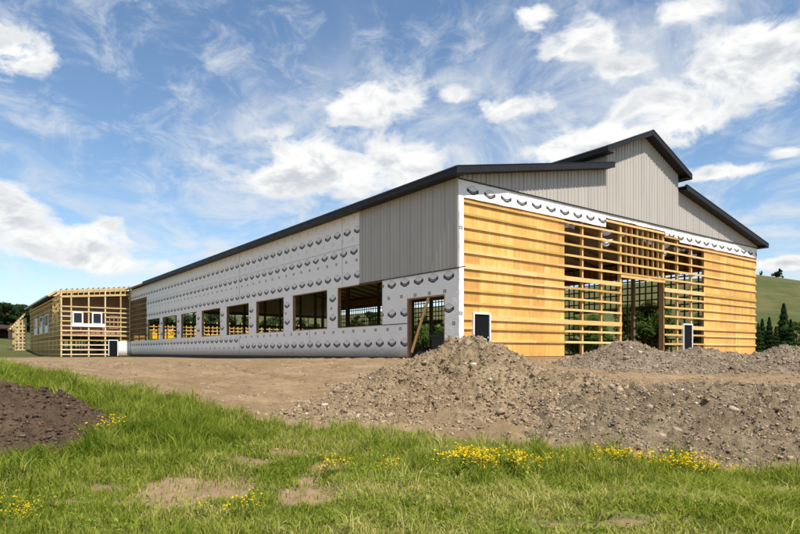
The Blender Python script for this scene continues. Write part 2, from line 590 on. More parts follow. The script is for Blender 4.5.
def logo_group(kind):
    g = bpy.data.node_groups.new('print_' + kind, 'ShaderNodeTree')
    g.interface.new_socket('u', in_out='INPUT', socket_type='NodeSocketFloat')
    g.interface.new_socket('v', in_out='INPUT', socket_type='NodeSocketFloat')
    g.interface.new_socket('ink', in_out='OUTPUT', socket_type='NodeSocketFloat')
    T = NT(g)
    gi, go = T.new('NodeGroupInput'), T.new('NodeGroupOutput')
    u, v = gi.outputs[0], gi.outputs[1]
    if kind == 'crest':
        u, v = T.m('MULTIPLY', u, 0.72), T.m('MULTIPLY', v, 1.14)
    au = T.m('ABSOLUTE', u)

    def inside(x, a, b, e=0.010):
        return T.m('MULTIPLY', T.ramp(x, a - e, a + e), T.ramp(x, b - e, b + e, 1, 0))
    if kind == 'crest':
        over = T.m('MAXIMUM', T.m('SUBTRACT', au, 0.06), 0.0)
        low_ = T.m('ADD', T.m('MULTIPLY', over, 0.72), -0.26)
        rel = T.m('SUBTRACT', v, low_)
        sides = T.ramp(au, 0.27, 0.29, 1, 0)
        band = T.m('MULTIPLY', inside(rel, 0.0, 0.20), sides)
        # pale lettering knocked out of the dark band
        letters = T.m('MULTIPLY', inside(rel, 0.085, 0.165, 0.006), T.m('MULTIPLY', T.ramp(au, .17, .19, 1, 0), T.ramp(T.m('SINE', T.m('MULTIPLY', u, 130.0)), -0.1, 0.3)))
        band = T.m('MULTIPLY', band, T.m('SUBTRACT', 1.0, T.m('MULTIPLY', letters, 0.5)))
        top = T.m('SUBTRACT', 0.24, T.m('MULTIPLY', over, 0.9))
        line = T.m('MULTIPLY', inside(T.m('SUBTRACT', v, top), -0.020, 0.016, .008), T.ramp(au, 0.25, 0.27, 1, 0))
        line = T.m('MULTIPLY', line, 0.55)
        post = T.m('MULTIPLY', T.m('MULTIPLY', inside(au, 0.232, 0.268), inside(v, -0.10, 0.055)), 0.85)
        fill = T.m('MULTIPLY', T.m('MULTIPLY', T.m('MULTIPLY', T.ramp(rel, .18, .22), T.ramp(T.m('SUBTRACT', v, top), -.01, .0, 1, 0)), sides), T.ramp(T.m('MULTIPLY', T.m('SINE', T.m('MULTIPLY', u, 105.0)), T.m('SINE', T.m('MULTIPLY', v, 120.0))), -.1, .4, .02, .34))
        out = T.m('MAXIMUM', T.m('MAXIMUM', band, line), T.m('MAXIMUM', post, fill))
    elif kind == 'badge':
        b = T.m('MULTIPLY', inside(au, -0.1, 0.115), inside(v, -0.085, 0.085))
        hole = T.m('MULTIPLY', inside(v, -0.012, 0.03), T.ramp(au, .05, .06, 1, 0))
        out = T.m('MULTIPLY', b, T.m('SUBTRACT', 0.75, T.m('MULTIPLY', hole, 0.5)))
    else:
        b = T.m('MULTIPLY', inside(au, -0.1, 0.13), inside(v, -0.13, 0.13))
        st = T.ramp(T.m('SINE', T.m('MULTIPLY', v, 75.0)), 0.0, 0.5)
        out = T.m('MULTIPLY', T.m('MULTIPLY', b, st), 0.36)
    T.put(go.inputs[0], out)
    return g


LG = {k: logo_group(k) for k in ('crest', 'badge', 'text')}


def wrap_mat(name, axis, rows):
    """rows: (kind, z, spacing, offset, from, to)"""
    m, T, b = mat_new(name, 0.62, 0.35)
    g = T.new('ShaderNodeNewGeometry')
    P = g.outputs['Position']
    x, y, z = T.sep(P)
    a = y if axis == 'y' else x
    sgn = -1.0 if axis == 'y' else 1.0
    wob = T.m('MULTIPLY', T.m('SUBTRACT', T.noise(P, 0.6, 2, 0.5), 0.5), 0.10)
    ink = None
    for (kind, z0, sp, off, a0, a1) in rows:
        u = T.m('SUBTRACT', T.m('FRACT', T.m('ADD', T.m('DIVIDE', T.m('MULTIPLY', a, sgn), sp), off)), 0.5)
        u = T.m('MULTIPLY', u, sp)
        v = T.m('ADD', T.m('SUBTRACT', z, z0), wob)
        nd = T.new('ShaderNodeGroup')
        nd.node_tree = LG[kind]
        T.put(nd.inputs[0], u)
        T.put(nd.inputs[1], v)
        k = nd.outputs[0]
        if a0 is not None:
            k = T.m('MULTIPLY', k, T.m('MULTIPLY', T.m('GREATER_THAN', a, a0), T.m('LESS_THAN', a, a1)))
        ink = k if ink is None else T.m('MAXIMUM', ink, k)
    n = T.noise(P, 0.7, 4, 0.6)
    n2 = T.noise(P, 7.0, 4, 0.6)
    col = T.mix(T.ramp(n, 0.35, 0.7, 0, 0.5), (0.875, 0.842, 0.805), (0.80, 0.765, 0.73))
    speck = T.noise(P, 2.3, 6, 0.7)
    col = T.mix(T.ramp(speck, 0.62, 0.75, 0, 0.18), col, (0.45, 0.43, 0.42))
    # splashed mud along the foot of the wall
    mud = T.ramp(T.m('ADD', z, T.m('MULTIPLY', T.m('SUBTRACT', n2, 0.5), 0.5)), 0.0, 0.95, 0.95, 0.0)
    col = T.mix(mud, col, (0.24, 0.175, 0.115))
    col = T.mix(ink, col, (0.03, 0.027, 0.03))
    T.put(b.inputs['Base Color'], col)
    w = T.noise(T.v('MULTIPLY', P, (0.8, 0.8, 1.6)), 1.6, 4, 0.55, 1.0)
    bump(T, b, w, 0.8, 0.06)
    return m


M['wrap_side'] = wrap_mat('house_wrap_side', 'y', [
    ('crest', 7.66, 1.17, 0.0, 8.5, 70), ('text', 7.13, 1.17, 0.45, 8.5, 70), ('crest', 6.42, 1.17, 0.35, 8.5, 70), ('badge', 5.85, 1.17, 0.1, 8.5, 70),
    ('crest', 4.98, 1.17, 0.0, 8.5, 70), ('text', 8.4, 1.17, .3, 8.5, 70),
    ('crest', 4.06, 1.17, 0.05, -1, 6.2), ('badge', 3.33, 1.17, 0.3, -1, 6.2), ('crest', 2.48, 1.17, 0.05, -1, 6.2),
    ('badge', 1.62, 1.17, 0.4, 3.95, 27), ('crest', 0.88, 1.17, 0.05, -1, 27), ('badge', 1.75, 1.17, 0.75, -1, .95),
    ('crest', 1.42, 1.17, 0.2, 27, 70), ('badge', 0.74, 1.17, 0.6, 27, 70),
    ('crest', 3.75, 6.43, 0.315, 6, 57), ('crest', 2.55, 6.43, 0.315, 6, 57), ('badge', 3.15, 6.43, 0.345, 6, 57)])
M['wrap_front'] = wrap_mat('house_wrap_front', 'x', [
    ('crest', 8.20, 1.17, -0.31, 0.3, 12), ('crest', 8.20, 1.17, 0.1, 18, 33), ('badge', 7.9, 50, .5, 18, 33),
    ('badge', 6.3, 60, 0.498, -1, .3), ('badge', 2.2, 60, 0.498, -1, .3)])


def ground_mat():
    m, T, b = mat_new('meadow_and_yard', 0.95, 0.1)
    g = T.new('ShaderNodeNewGeometry')
    P = g.outputs['Position']
    at = T.new('ShaderNodeAttribute', attribute_name='soil')
    far = T.new('ShaderNodeAttribute', attribute_name='far')
    n1 = T.noise(P, 0.45, 7, 0.68)
    n2 = T.noise(T.v('MULTIPLY', P, (0.75, 0.35, 1)), 5.0, 6, 0.68)
    n3 = T.noise(P, 45.0, 4, 0.6)
    soil = T.mix(T.ramp(n1, 0.3, 0.7), (0.190, 0.126, 0.066), (0.310, 0.216, 0.120))
    soil = T.mix(T.ramp(n2, 0.42, 0.72, 0, 0.65), soil, (0.155, 0.105, 0.065))
    soil = T.mix(T.ramp(n3, 0.6, 0.72, 0, 0.4), soil, (0.38, 0.305, 0.215))
    turf = T.mix(T.ramp(n2, 0.3, 0.7), (0.095, 0.10, 0.028), (0.19, 0.165, 0.075))
    f1 = T.noise(P, 0.035, 6, 0.62, 0.6)
    f2 = T.noise(T.v('MULTIPLY', P, (1, 1, 3)), 0.22, 5, 0.6)
    pasture = T.mix(T.ramp(f1, 0.36, 0.62), (0.064, 0.078, 0.021), (0.104, 0.096, 0.035))
    pasture = T.mix(T.ramp(f2, 0.45, 0.68, 0, 0.75), pasture, (0.05, 0.058, 0.018))
    turf = T.mix(far.outputs['Fac'], turf, pasture)
    edge = T.ramp(T.m('ADD', at.outputs['Fac'], T.m('MULTIPLY', T.m('SUBTRACT', n2, 0.5), 0.8)), 0.30, 0.62)
    T.put(b.inputs['Base Color'], T.mix(edge, turf, soil))
    hb = T.m('ADD', T.m('MULTIPLY', n2, 0.6), T.m('MULTIPLY', n3, 0.25))
    bump(T, b, hb, 0.9, 0.10)
    return m


def dirt_mat(name, c1, c2, c3, pale, sc=1.0):
    m, T, b = mat_new(name, 0.95, 0.1)
    g = T.new('ShaderNodeNewGeometry')
    P = g.outputs['Position']
    n1 = T.noise(P, 0.8 * sc, 5, 0.6)
    n2 = T.noise(P, 7.0 * sc, 6, 0.65)
    n3 = T.noise(P, 38.0 * sc, 4, 0.6)
    c = T.mix(T.ramp(n1, 0.35, 0.65), c1, c2)
    c = T.mix(T.ramp(n2, 0.45, 0.7, 0, 0.75), c, c3)
    c = T.mix(T.ramp(n3, 0.58, 0.7, 0, 0.5), c, pale)
    n4 = T.noise(P, 1.9 * sc, 7, 0.72, 0.8)
    c = T.mix(T.ramp(n4, 0.50, 0.66, 0, 0.6), c, c3)
    T.put(b.inputs['Base Color'], c)
    bump(T, b, T.m('ADD', T.m('MULTIPLY', n2, 0.7), T.m('MULTIPLY', n3, 0.3)), 1.0, 0.16)
    return m


M['ground'] = ground_mat()
M['dirt'] = dirt_mat('excavated_clay', (0.255, 0.180, 0.102), (0.400, 0.300, 0.180), (0.16, 0.112, 0.065), (0.47, 0.38, 0.255))
M['gravel'] = dirt_mat('gravelly_spoil', (0.235, 0.178, 0.116), (0.345, 0.270, 0.184), (0.135, 0.098, 0.063), (0.52, 0.47, 0.41), 1.4)
M['bank'] = dirt_mat('stony_bank_soil', (0.215, 0.156, 0.096), (0.330, 0.248, 0.156), (0.125, 0.088, 0.054), (0.43, 0.35, 0.25), 1.2)
M['topsoil'] = dirt_mat('dark_topsoil', (0.105, 0.069, 0.043), (0.15, 0.100, 0.062), (0.055, 0.036, 0.023), (0.19, 0.135, 0.09))


def stone_mat(name, cols):
    m, T, b = mat_new(name, 0.9, 0.15)
    at = T.new('ShaderNodeAttribute', attribute_name='tint')
    g = T.new('ShaderNodeNewGeometry')
    n = T.noise(g.outputs['Position'], 30, 4, 0.6)
    c = T.mix(T.ramp(at.outputs['Fac'], 0.2, 0.6), cols[0], cols[1])
    c = T.mix(T.ramp(at.outputs['Fac'], 0.96, 1.0), c, cols[2])
    v = T.ramp(n, 0.3, 0.7, 0.75, 1.15)
    T.put(b.inputs['Base Color'], T.mix(1.0, c, T.xyz(v, v, v), 'MULTIPLY'))
    return m


M['stones'] = stone_mat('loose_clods', ((0.19, 0.132, 0.080), (0.35, 0.258, 0.162), (0.52, 0.46, 0.37)))
M['pebbles'] = stone_mat('loose_gravel', ((0.14, 0.100, 0.064), (0.30, 0.232, 0.160), (0.50, 0.45, 0.37)))
M['bankclods'] = stone_mat('bank_clods', ((0.17, 0.122, 0.076), (0.34, 0.262, 0.175), (0.54, 0.48, 0.39)))
M['soilclods'] = stone_mat('soil_clods', ((0.05, 0.032, 0.021), (0.105, 0.070, 0.045), (0.19, 0.145, 0.105)))


def leaf_mat(name, c1, c2, c3, trans=0.35, use_attr=True):
    m = bpy.data.materials.new(name)
    m.use_nodes = True
    T = NT(m.node_tree)
    T.n.remove(T.n['Principled BSDF'])
    out = T.n['Material Output']
    at = T.new('ShaderNodeAttribute', attribute_name='tint')
    t = at.outputs['Fac']
    oi = T.new('ShaderNodeObjectInfo')
    c = T.mix(T.ramp(t, 0.0, 0.6, smooth=False), c1, c2)
    c = T.mix(T.ramp(t, 0.72, 1.0, smooth=False), c, c3)
    v = T.ramp(oi.outputs['Random'], 0, 1, 0.82, 1.15, False)
    c = T.mix(1.0, c, T.xyz(v, v, v), 'MULTIPLY')
    d = T.new('ShaderNodeBsdfDiffuse')
    tr = T.new('ShaderNodeBsdfTranslucent')
    T.put(d.inputs['Color'], c)
    T.put(tr.inputs['Color'], T.mix(1.0, c, (1.1, 1.15, 0.6), 'MULTIPLY'))
    mx = T.new('ShaderNodeMixShader')
    mx.inputs[0].default_value = trans
    T.l.new(d.outputs[0], mx.inputs[1])
    T.l.new(tr.outputs[0], mx.inputs[2])
    T.l.new(mx.outputs[0], out.inputs['Surface'])
    return m


M['grass'] = leaf_mat('meadow_grass', (0.108, 0.168, 0.016), (0.300, 0.330, 0.050), (0.52, 0.45, 0.18), 0.38)
M['weed'] = leaf_mat('weed_stems', (0.085, 0.135, 0.018), (0.18, 0.235, 0.038), (0.28, 0.30, 0.07))
M['petal'] = leaf_mat('yellow_petals', (0.62, 0.39, 0.008), (0.70, 0.46, 0.014), (0.74, 0.52, 0.03), 0.25)
M['spruce'] = leaf_mat('spruce_needles', (0.016, 0.034, 0.012), (0.034, 0.060, 0.020), (0.06, 0.09, 0.03), 0.15)
M['leaf'] = leaf_mat('shrub_leaves', (0.045, 0.080, 0.020), (0.085, 0.130, 0.032), (0.14, 0.17, 0.06), 0.3)
M['leaf_dark'] = leaf_mat('woodland_leaves', (0.018, 0.034, 0.014), (0.036, 0.060, 0.020), (0.06, 0.085, 0.03), 0.2)
M['bark'] = plain('bark', (0.12, 0.095, 0.075), 0.9, 0.1, 0.3, 6)

# ------------------------------------------------------------------ ground sheet
ang = np.r_[np.linspace(-180, -62, 26, endpoint=False), np.linspace(-62, -40, 24, endpoint=False), np.linspace(-40, 40, 380, endpoint=False), np.linspace(40, 62, 24, endpoint=False), np.linspace(62, 180, 27)]
ang = np.radians(ang)
dst = np.r_[0.0, np.geomspace(1.0, 4.4, 12, endpoint=False), np.geomspace(4.4, 34, 270, endpoint=False), np.geomspace(34, 110, 70, endpoint=False), np.geomspace(110, 4500, 70)]
A_, D_ = np.meshgrid(ang, dst, indexing='ij')
gu, gd = D_ * np.sin(A_), D_ * np.cos(A_)
gz = ground_h(gu, gd)
gx, gy = to_world(gu, gd)
me = np_mesh('ground', np.stack([gx, gy, gz], -1).reshape(-1, 3), grid_faces(len(ang), len(dst))[:, ::-1], smooth=True)
attr(me, 'soil', soil_mask(gu, gd))
attr(me, 'far', sstep(22, 60, D_))
ground = link('ground', me, M['ground'])
tag(ground, kind='structure')
if me.polygons[len(dst) * 300 + 50].normal.z < 0:
    me.flip_normals()


def mound(name, cu, cd_, shape, nx, ny, su, sd_, mat, label, amp=(0.16, 0.07, 0.03), seed=50, cat='mound'):
    """heap standing on the ground; shape(u, d) gives its height above eye datum"""
    us = np.linspace(cu - su, cu + su, nx)
    ds = np.linspace(cd_ - sd_, cd_ + sd_, ny)
    U_, V_ = np.meshgrid(us, ds, indexing='ij')
    hgt = shape(U_, V_)
    rel = np.clip(hgt / 0.5, 0, 1)
    rough = fbm(U_ * 1.1, V_ * 1.1, seed, 3) * amp[0] * 2 + fbm(U_ * 3.5, V_ * 3.5, seed + 5, 3) * amp[1] * 2 + (np.abs(fbm(U_ * 2.6, V_ * 2.6, seed + 9, 5, .62)) * 4.2 - .5) * amp[2] * 2.6 + np.abs(fbm(U_ * 6.5, V_ * 6.5, seed + 13, 3, .6)) * amp[2] * 2.2 + fbm(U_ * 11, V_ * 11, seed + 17, 2, .6) * amp[2] * 1.6
    z = base_h(U_, V_) - 0.10 + hgt + rough * (0.25 + 0.75 * rel)
    border = np.minimum(np.minimum(U_ - us[0], us[-1] - U_), np.minimum(V_ - ds[0], ds[-1] - V_))
    z -= 0.5 * sstep(0.5, 0.0, border)
    x, y = to_world(U_, V_)
    me = np_mesh(name, np.stack([x, y, z], -1).reshape(-1, 3), grid_faces(nx, ny), smooth=True)
    o = link(name, me, mat)
    tag(o, label, cat)
    return o, (U_, V_, z, hgt)


def cone(u, d, u0, d0, h, rl, rr, rf, rb, p=1.15):
    a = np.where(u < u0, (u0 - u) / rl, (u - u0) / rr)
    b = np.where(d < d0, (d0 - d) / rf, (d - d0) / rb)
    q = np.sqrt(a * a + b * b)
    t = np.clip(1 - q ** 0.92, 0, 1)
    # soften the toe and the crown
    return h * (t ** p) * (1 - 0.06 * sstep(0.8, 1.0, t))


def smax(a, b, k=0.25):
    return 0.5 * (a + b + np.sqrt((a - b) ** 2 + k * k)) - k * 0.5


def clay_shape(u, d):
    s = cone(u, d, 2.10, 17.6, 1.78, 4.6, 3.6, 5.4, 5.0)
    s = smax(s, cone(u, d, 1.3, 16.8, 1.0, 3.6, 3.0, 4.2, 4.0), 0.1)
    s = np.maximum(s, cone(u, d, 0.2, 14.6, 0.55, 3.6, 3.0, 2.6, 3.5))
    s = np.maximum(s, cone(u, d, 3.6, 14.8, 0.55, 2.5, 4.0, 3.8, 3.5))
    return s


clay, CG = mound('dirt_mound', 1.6, 16.5, clay_shape, 330, 330, 6.2, 6.2, M['dirt'], 'tan heap of dug clay in front of the barn corner', (0.15, 0.11, 0.075), 60)


def gravel_shape(u, d):
    s = cone(u, d, 10.6, 28.0, 1.66, 4.4, 4.6, 5.6, 3.5)
    s = smax(s, cone(u, d, 13.8, 27.5, 1.42, 4.6, 5.4, 5.5, 3.5), 0.2)
    s = smax(s, cone(u, d, 17.4, 27.0, 1.36, 4.4, 6.4, 6.0, 3.5), 0.2)
    s = smax(s, cone(u, d, 20.8, 26.0, 1.15, 4.4, 7.0, 6.5, 3.5), 0.2)
    return np.maximum(s, 0)


grv, GG = mound('gravel_pile', 15.5, 26.5, gravel_shape, 400, 260, 11.0, 7.0, M['gravel'], 'long low pile of grey gravelly spoil before the big barn opening', (0.10, 0.07, 0.05), 80, 'gravel pile')


def soil_shape(u, d):
    s = cone(u, d, -6.5, 9.7, 1.02, 4.0, 2.1, 2.5, 2.0, 1.0)
    s = np.maximum(s, cone(u, d, -7.3, 8.9, 0.85, 4.0, 2.4, 2.2, 2.2, 1.0))
    return s


tsl, TG = mound('topsoil_mound', -7.8, 9.6, soil_shape, 200, 180, 3.4, 2.8, M['topsoil'], 'dark brown topsoil heap in the grass at the left edge', (0.12, 0.10, 0.055), 95)


def bank_shape(u, d):
    foot = np.interp(u, [1.5, 3, 5, 8, 13, 20], [10.4, 9.9, 9.0, 8.3, 7.9, 7.7])
    t = sstep(0, 2.2, d - foot) * sstep(7.5, 3.6, d - foot) * sstep(1.8, 4.0, u) * sstep(21, 17, u)
    return 0.27 * t


bnk, BG = mound('dirt_bank', 11.0, 12.8, bank_shape, 440, 260, 10.2, 5.9, M['bank'], 'rough brown dirt bank sloping down to the flowers on the right', (0.16, 0.12, 0.09), 120, 'dirt bank')


# ------------------------------------------------------------------ loose stones (uncountable)
def ico():
    t = (1 + 5 ** 0.5) / 2
    v = np.array([(-1, t, 0), (1, t, 0), (-1, -t, 0), (1, -t, 0), (0, -1, t), (0, 1, t), (0, -1, -t), (0, 1, -t), (t, 0, -1), (t, 0, 1), (-t, 0, -1), (-t, 0, 1)], float)
    v /= np.linalg.norm(v[0])
    f = np.array([(0, 11, 5), (0, 5, 1), (0, 1, 7), (0, 7, 10), (0, 10, 11), (1, 5, 9), (5, 11, 4), (11, 10, 2), (10, 7, 6), (7, 1, 8), (3, 9, 4), (3, 4, 2), (3, 2, 6), (3, 6, 8), (3, 8, 9), (4, 9, 5), (2, 4, 11), (6, 2, 10), (8, 6, 7), (9, 8, 1)])
    return v, f


IV, IF = ico()


OV_ = np.array([(1, 0, 0), (-1, 0, 0), (0, 1, 0), (0, -1, 0), (0, 0, 1), (0, 0, -1)], float)
OF_ = np.array([(0, 2, 4), (2, 1, 4), (1, 3, 4), (3, 0, 4), (2, 0, 5), (1, 2, 5), (3, 1, 5), (0, 3, 5)])


def stones(name, P, size, mat, parent=None, flat=0.7, small=True):
    n = len(P)
    BV_, BF_ = (OV_, OF_) if small else (IV, IF)
    nv = len(BV_)
    v = BV_[None] * (1 + rng.uniform(-0.5, 0.5, (n, nv, 1))) + rng.uniform(-.3, .3, (n, nv, 3))
    v = v * np.stack([rng.uniform(0.7, 1.3, n), rng.uniform(0.7, 1.3, n), rng.uniform(0.45, 0.95, n) * flat / 0.7], -1)[:, None, :]
    a = rng.uniform(0, 6.28, n)
    c, s = np.cos(a)[:, None], np.sin(a)[:, None]
    tl = rng.uniform(-.5, .5, n)[:, None]
    x, y, z = v[..., 0], v[..., 1], v[..., 2]
    y, z = y * np.cos(tl) - z * np.sin(tl), y * np.sin(tl) + z * np.cos(tl)
    v = np.stack([x * c - y * s, x * s + y * c, z], -1) * size[:, None, None] + P[:, None, :]
    f = (BF_[None] + (np.arange(n) * nv)[:, None, None]).reshape(-1, 3)
    me = np_mesh(name, v.reshape(-1, 3), f)
    attr(me, 'tint', np.repeat(rng.random(n), nv))
    o = link(name, me, mat, parent)
    tag(o, kind='stuff')
    return o


def scatter_on(grid, n, lo, hi, minh=0.05, pw=2.6):
    U_, V_, Z_, H_ = grid
    nx, ny = U_.shape
    cl_ = fbm(U_ * 1.7, V_ * 1.7, 140, 3)[:-1, :-1] + .5 + .25 * rng.random((nx - 1, ny - 1))
    ok = np.argwhere((H_[:-1, :-1] > minh) & (cl_ > .44))
    k = ok[rng.integers(0, len(ok), n)]
    fu, fv = rng.random(n), rng.random(n)
    i, j = k[:, 0], k[:, 1]
    u = U_[i, j] + fu * (U_[1, 0] - U_[0, 0])
    d = V_[i, j] + fv * (V_[0, 1] - V_[0, 0])
    z = Z_[i, j] * (1 - fu) * (1 - fv) + Z_[i + 1, j] * fu * (1 - fv) + Z_[i, j + 1] * (1 - fu) * fv + Z_[i + 1, j + 1] * fu * fv
    x, y = to_world(u, d)
    s = lo + (hi - lo) * rng.random(n) ** pw * (0.4 + 0.6 * rng.random(n))
    return np.stack([x, y, z + s * 0.15], -1), s


P_, s_ = scatter_on(CG, 36000, 0.010, 0.060, 0.03, 2.6)
stones('loose_clods', P_, s_, M['stones'], clay)
P_, s_ = scatter_on(CG, 500, 0.035, 0.13, 0.03, 2.6)
stones('large_clods', P_, s_, M['stones'], clay, small=False)
P_, s_ = scatter_on(GG, 30000, 0.016, 0.075, 0.03, 2.4)
stones('loose_gravel', P_, s_, M['pebbles'], grv)
P_, s_ = scatter_on(GG, 500, 0.05, 0.14, 0.03, 2.6)
stones('large_stones', P_, s_, M['pebbles'], grv, small=False)
P_, s_ = scatter_on(BG, 48000, 0.009, 0.050, 0.03, 2.6)
stones('loose_clods', P_, s_, M['bankclods'], bnk)
P_, s_ = scatter_on(BG, 500, 0.03, 0.10, 0.03, 2.6)
stones('large_stones', P_, s_, M['bankclods'], bnk, small=False)
P_, s_ = scatter_on(TG, 14000, 0.010, 0.06, 0.02, 2.4)
stones('soil_clods', P_, s_, M['soilclods'], tsl)
# yard and bank
n = 26000
d_ = np.sqrt(rng.uniform(9 ** 2, 32 ** 2, n))
u_ = rng.uniform(-0.72, 0.72, n) * d_
pxx = 400 + FPX * u_ / d_
w = soil_mask(u_, d_) * np.where(pxx > 420, 1.0, 0.6) * np.where(d_ < 17, 1.0, 0.5)
k = rng.random(n) < w
u_, d_ = u_[k], d_[k]
x_, y_ = to_world(u_, d_)
s_ = 0.008 + 0.055 * rng.random(len(u_)) ** 4.0
tag(stones('yard_stones', np.stack([x_, y_, ground_h(u_, d_) + s_ * .1], -1), s_, M['stones']), 'small loose stones strewn over the bare yard', 'stones')

# ------------------------------------------------------------------ the barn
L_, Wd = 65.0, 32.0
ML, MR, MC = 11.8, 20.0, 15.9
SL, SM = 0.204, 0.41
OV = 0.62
EZ = 8.94                                   # top of roof at the outer edge of the eaves


def low_top(x):
    return EZ + SL * (x + OV) if x < MC else EZ + SL * (Wd + OV - x)


def mon_top(x):
    return 14.27 - SM * abs(x - MC)


barn = empty('barn', (0, 0, 0))
tag(barn, 'large half-clad barn with raised central roof, open timber girts and white wrapped side', 'barn')
lum, old, ply = M['lumber'], M['lumber_old'], M['plywood']

# --- roofs
def slab(name, prof, y0, y1, mat, parent):
    return link(name, prism_mesh(name, prof, 'y', y0, y1), mat, parent)


def roof_part(x0, x1, topf, y0, y1, mat, name='roof'):
    a, b = topf(x0), topf(x1)
    return slab(name, [(x0, a - .07), (x1, b - .07), (x1, b), (x0, a)], y0, y1, mat, barn)


FY0 = -OV
r_l = roof_part(-OV, ML, lambda x: EZ + SL * (x + OV), FY0, 56.2, M['roof'])
r_r = roof_part(MR, Wd + OV, lambda x: EZ + SL * (Wd + OV - x), FY0, L_ + .5, M['roof'])
r_ml = roof_part(ML - .68, MC, mon_top, FY0, L_ + .5, M['roof'])
r_mr = roof_part(MC, MR + .68, mon_top, FY0, L_ + .5, M['roof'])
deck = roof_part(-OV + .02, ML, lambda x: EZ - .10 + SL * (x + OV), 56.2, L_ + .3, M['lumber_old'], 'roof_deck')


def fascia_rake(x0, x1, f, parent, y=FY0):
    a, b = f(x0), f(x1)
    s = slab('fascia', [(x0, a - .29), (x1, b - .29), (x1, b + .025), (x0, a + .025)], y - .03, y, M['trim'], parent)
    slab('rake_cap', [(x0, a + .028), (x1, b + .028), (x1, b + .06), (x0, a + .06)], y - .05, y + .12, M['trim'], s)
    # soffit under the overhang
    slab('soffit', [(x0, a - .27), (x1, b - .27), (x1, b - .25), (x0, a - .25)], y + .003, -.04, M['trim'], s)
    return s


fascia_rake(-OV, ML, low_top, r_l)
fascia_rake(MR, Wd + OV, low_top, r_r)
fascia_rake(ML - .68, MC, mon_top, r_ml)
fascia_rake(MC, MR + .68, mon_top, r_mr)
fe = block('eave_fascia', -OV - .03, -OV, FY0 - .03, 56.2, EZ - .285, EZ + .02, M['trim'], barn)
block('gutter_lip', -OV - .055, -OV - .032, FY0 - .05, 56.2, EZ - .03, EZ + .045, M['roof'], fe)
block('soffit', -OV, -.05, FY0 + .01, 56.2, EZ - .275, EZ - .255, M['trim'], fe)
block('eave_fascia', -OV - .02, -OV + .02, 56.25, L_ + .3, EZ - .30, EZ - .10, old, barn)
block('eave_fascia', Wd + OV, Wd + OV + .03, FY0 - .03, L_, EZ - .285, EZ + .02, M['trim'], barn)
block('soffit', Wd + .04, Wd + OV, FY0 + .01, L_, EZ - .275, EZ - .255, M['trim'], barn)
block('eave_fascia', ML - .71, ML - .68, FY0 - .03, L_ + .5, mon_top(ML - .68) - .285, mon_top(ML - .68) + .02, M['trim'], barn)
block('soffit', ML - .68, ML, FY0 + .01, L_, mon_top(ML - .68) - .27, mon_top(ML - .68) - .25, M['trim'], barn)
block('eave_fascia', MR + .68, MR + .71, FY0 - .03, L_ + .5, mon_top(ML - .68) - .285, mon_top(ML - .68) + .02, M['trim'], barn)
block('soffit', MR, MR + .68, FY0 + .01, L_, mon_top(ML - .68) - .27, mon_top(ML - .68) - .25, M['trim'], barn)
# lining, rafters and purlins seen from inside
def lining(x0, x1, f, y1):
    slab('ceiling_lining', [(x0, f(x0) - .215), (x1, f(x1) - .215), (x1, f(x1) - .195), (x0, f(x0) - .195)], .26, y1, M['under'], barn)


lining(.05, ML - .1, low_top, 60.0)
lining(MR + .1, Wd - .05, low_top, L_ - .2)
lining(ML + .05, MC, mon_top, L_ - .2)
lining(MC, MR - .05, mon_top, L_ - .2)
for k in range(28):
    y = 0.5 + k * 2.38
    beam('rafter', (0, y, low_top(0) - .34), (ML, y, low_top(ML) - .34), .09, .24, M['lumber_old'], barn)
    beam('rafter', (Wd, y, low_top(Wd) - .34), (MR, y, low_top(MR) - .34), .09, .24, M['lumber_old'], barn)
    beam('rafter', (ML, y, mon_top(ML) - .30), (MC, y, mon_top(MC) - .30), .09, .28, M['timber_dark'], barn)
    beam('rafter', (MR, y, mon_top(MR) - .30), (MC, y, mon_top(MC) - .30), .09, .28, M['timber_dark'], barn)
for x in np.arange(0.6, ML, 0.85):
    beam('purlin', (x, -.02, low_top(x) - .125), (x, 56, low_top(x) - .125), .09, .09, old, barn)
    beam('purlin', (Wd - x, -.02, low_top(x) - .125), (Wd - x, L_, low_top(x) - .125), .09, .09, old, barn)
for x in (ML, MR):
    beam('ridge_girder', (x, 0.1, low_top(ML) - .55), (x, L_, low_top(ML) - .55), .18, .4, M['timber_dark'], barn)


# --- ribbed siding
def ribs(a0, a1, pitch=0.3048, h=0.034):
    out = []
    k0 = math.floor(a0 / pitch)
    k = k0
    out.append((a0, 0.0))
    while k * pitch < a1 + pitch:
        c = k * pitch
        for da, hh in ((-.055, 0), (-.026, h), (.026, h), (.055, 0)):
            if a0 + .003 < c + da < a1 - .003:
                out.append((c + da, hh))
        k += 1
    out.append((a1, 0.0))
    return out


def siding(name, axis, off, sgn, a0, a1, zb, zt, parent, breaks=()):
    """sgn: outward direction along the other axis"""
    pr = ribs(a0, a1)
    for bk in breaks:
        if a0 < bk < a1:
            pr.append((bk, 0.0))
    pr.sort()
    V, F = [], []
    for a, h in pr:
        for z in (zb(a), zt(a)):
            q = off + sgn * h
            V.append((q, a, z) if axis == 'y' else (a, q, z))
    n = len(pr)
    for i in range(n - 1):
        f = (2 * i, 2 * i + 2, 2 * i + 3, 2 * i + 1)
        F.append(f if (axis == 'x') == (sgn < 0) else f[::-1])
    # back skin gives the sheet its thickness
    k = len(V)
    for a in (a0, a1):
        for z in (zb(a), zt(a)):
            q = off - sgn * 0.012
            V.append((q, a, z) if axis == 'y' else (a, q, z))
    if not breaks:
        F.append((k, k + 1, k + 3, k + 2))
    me = bpy.data.meshes.new(name)
    me.from_pydata(V, [], F)
    return link(name, me, M['siding'], parent)


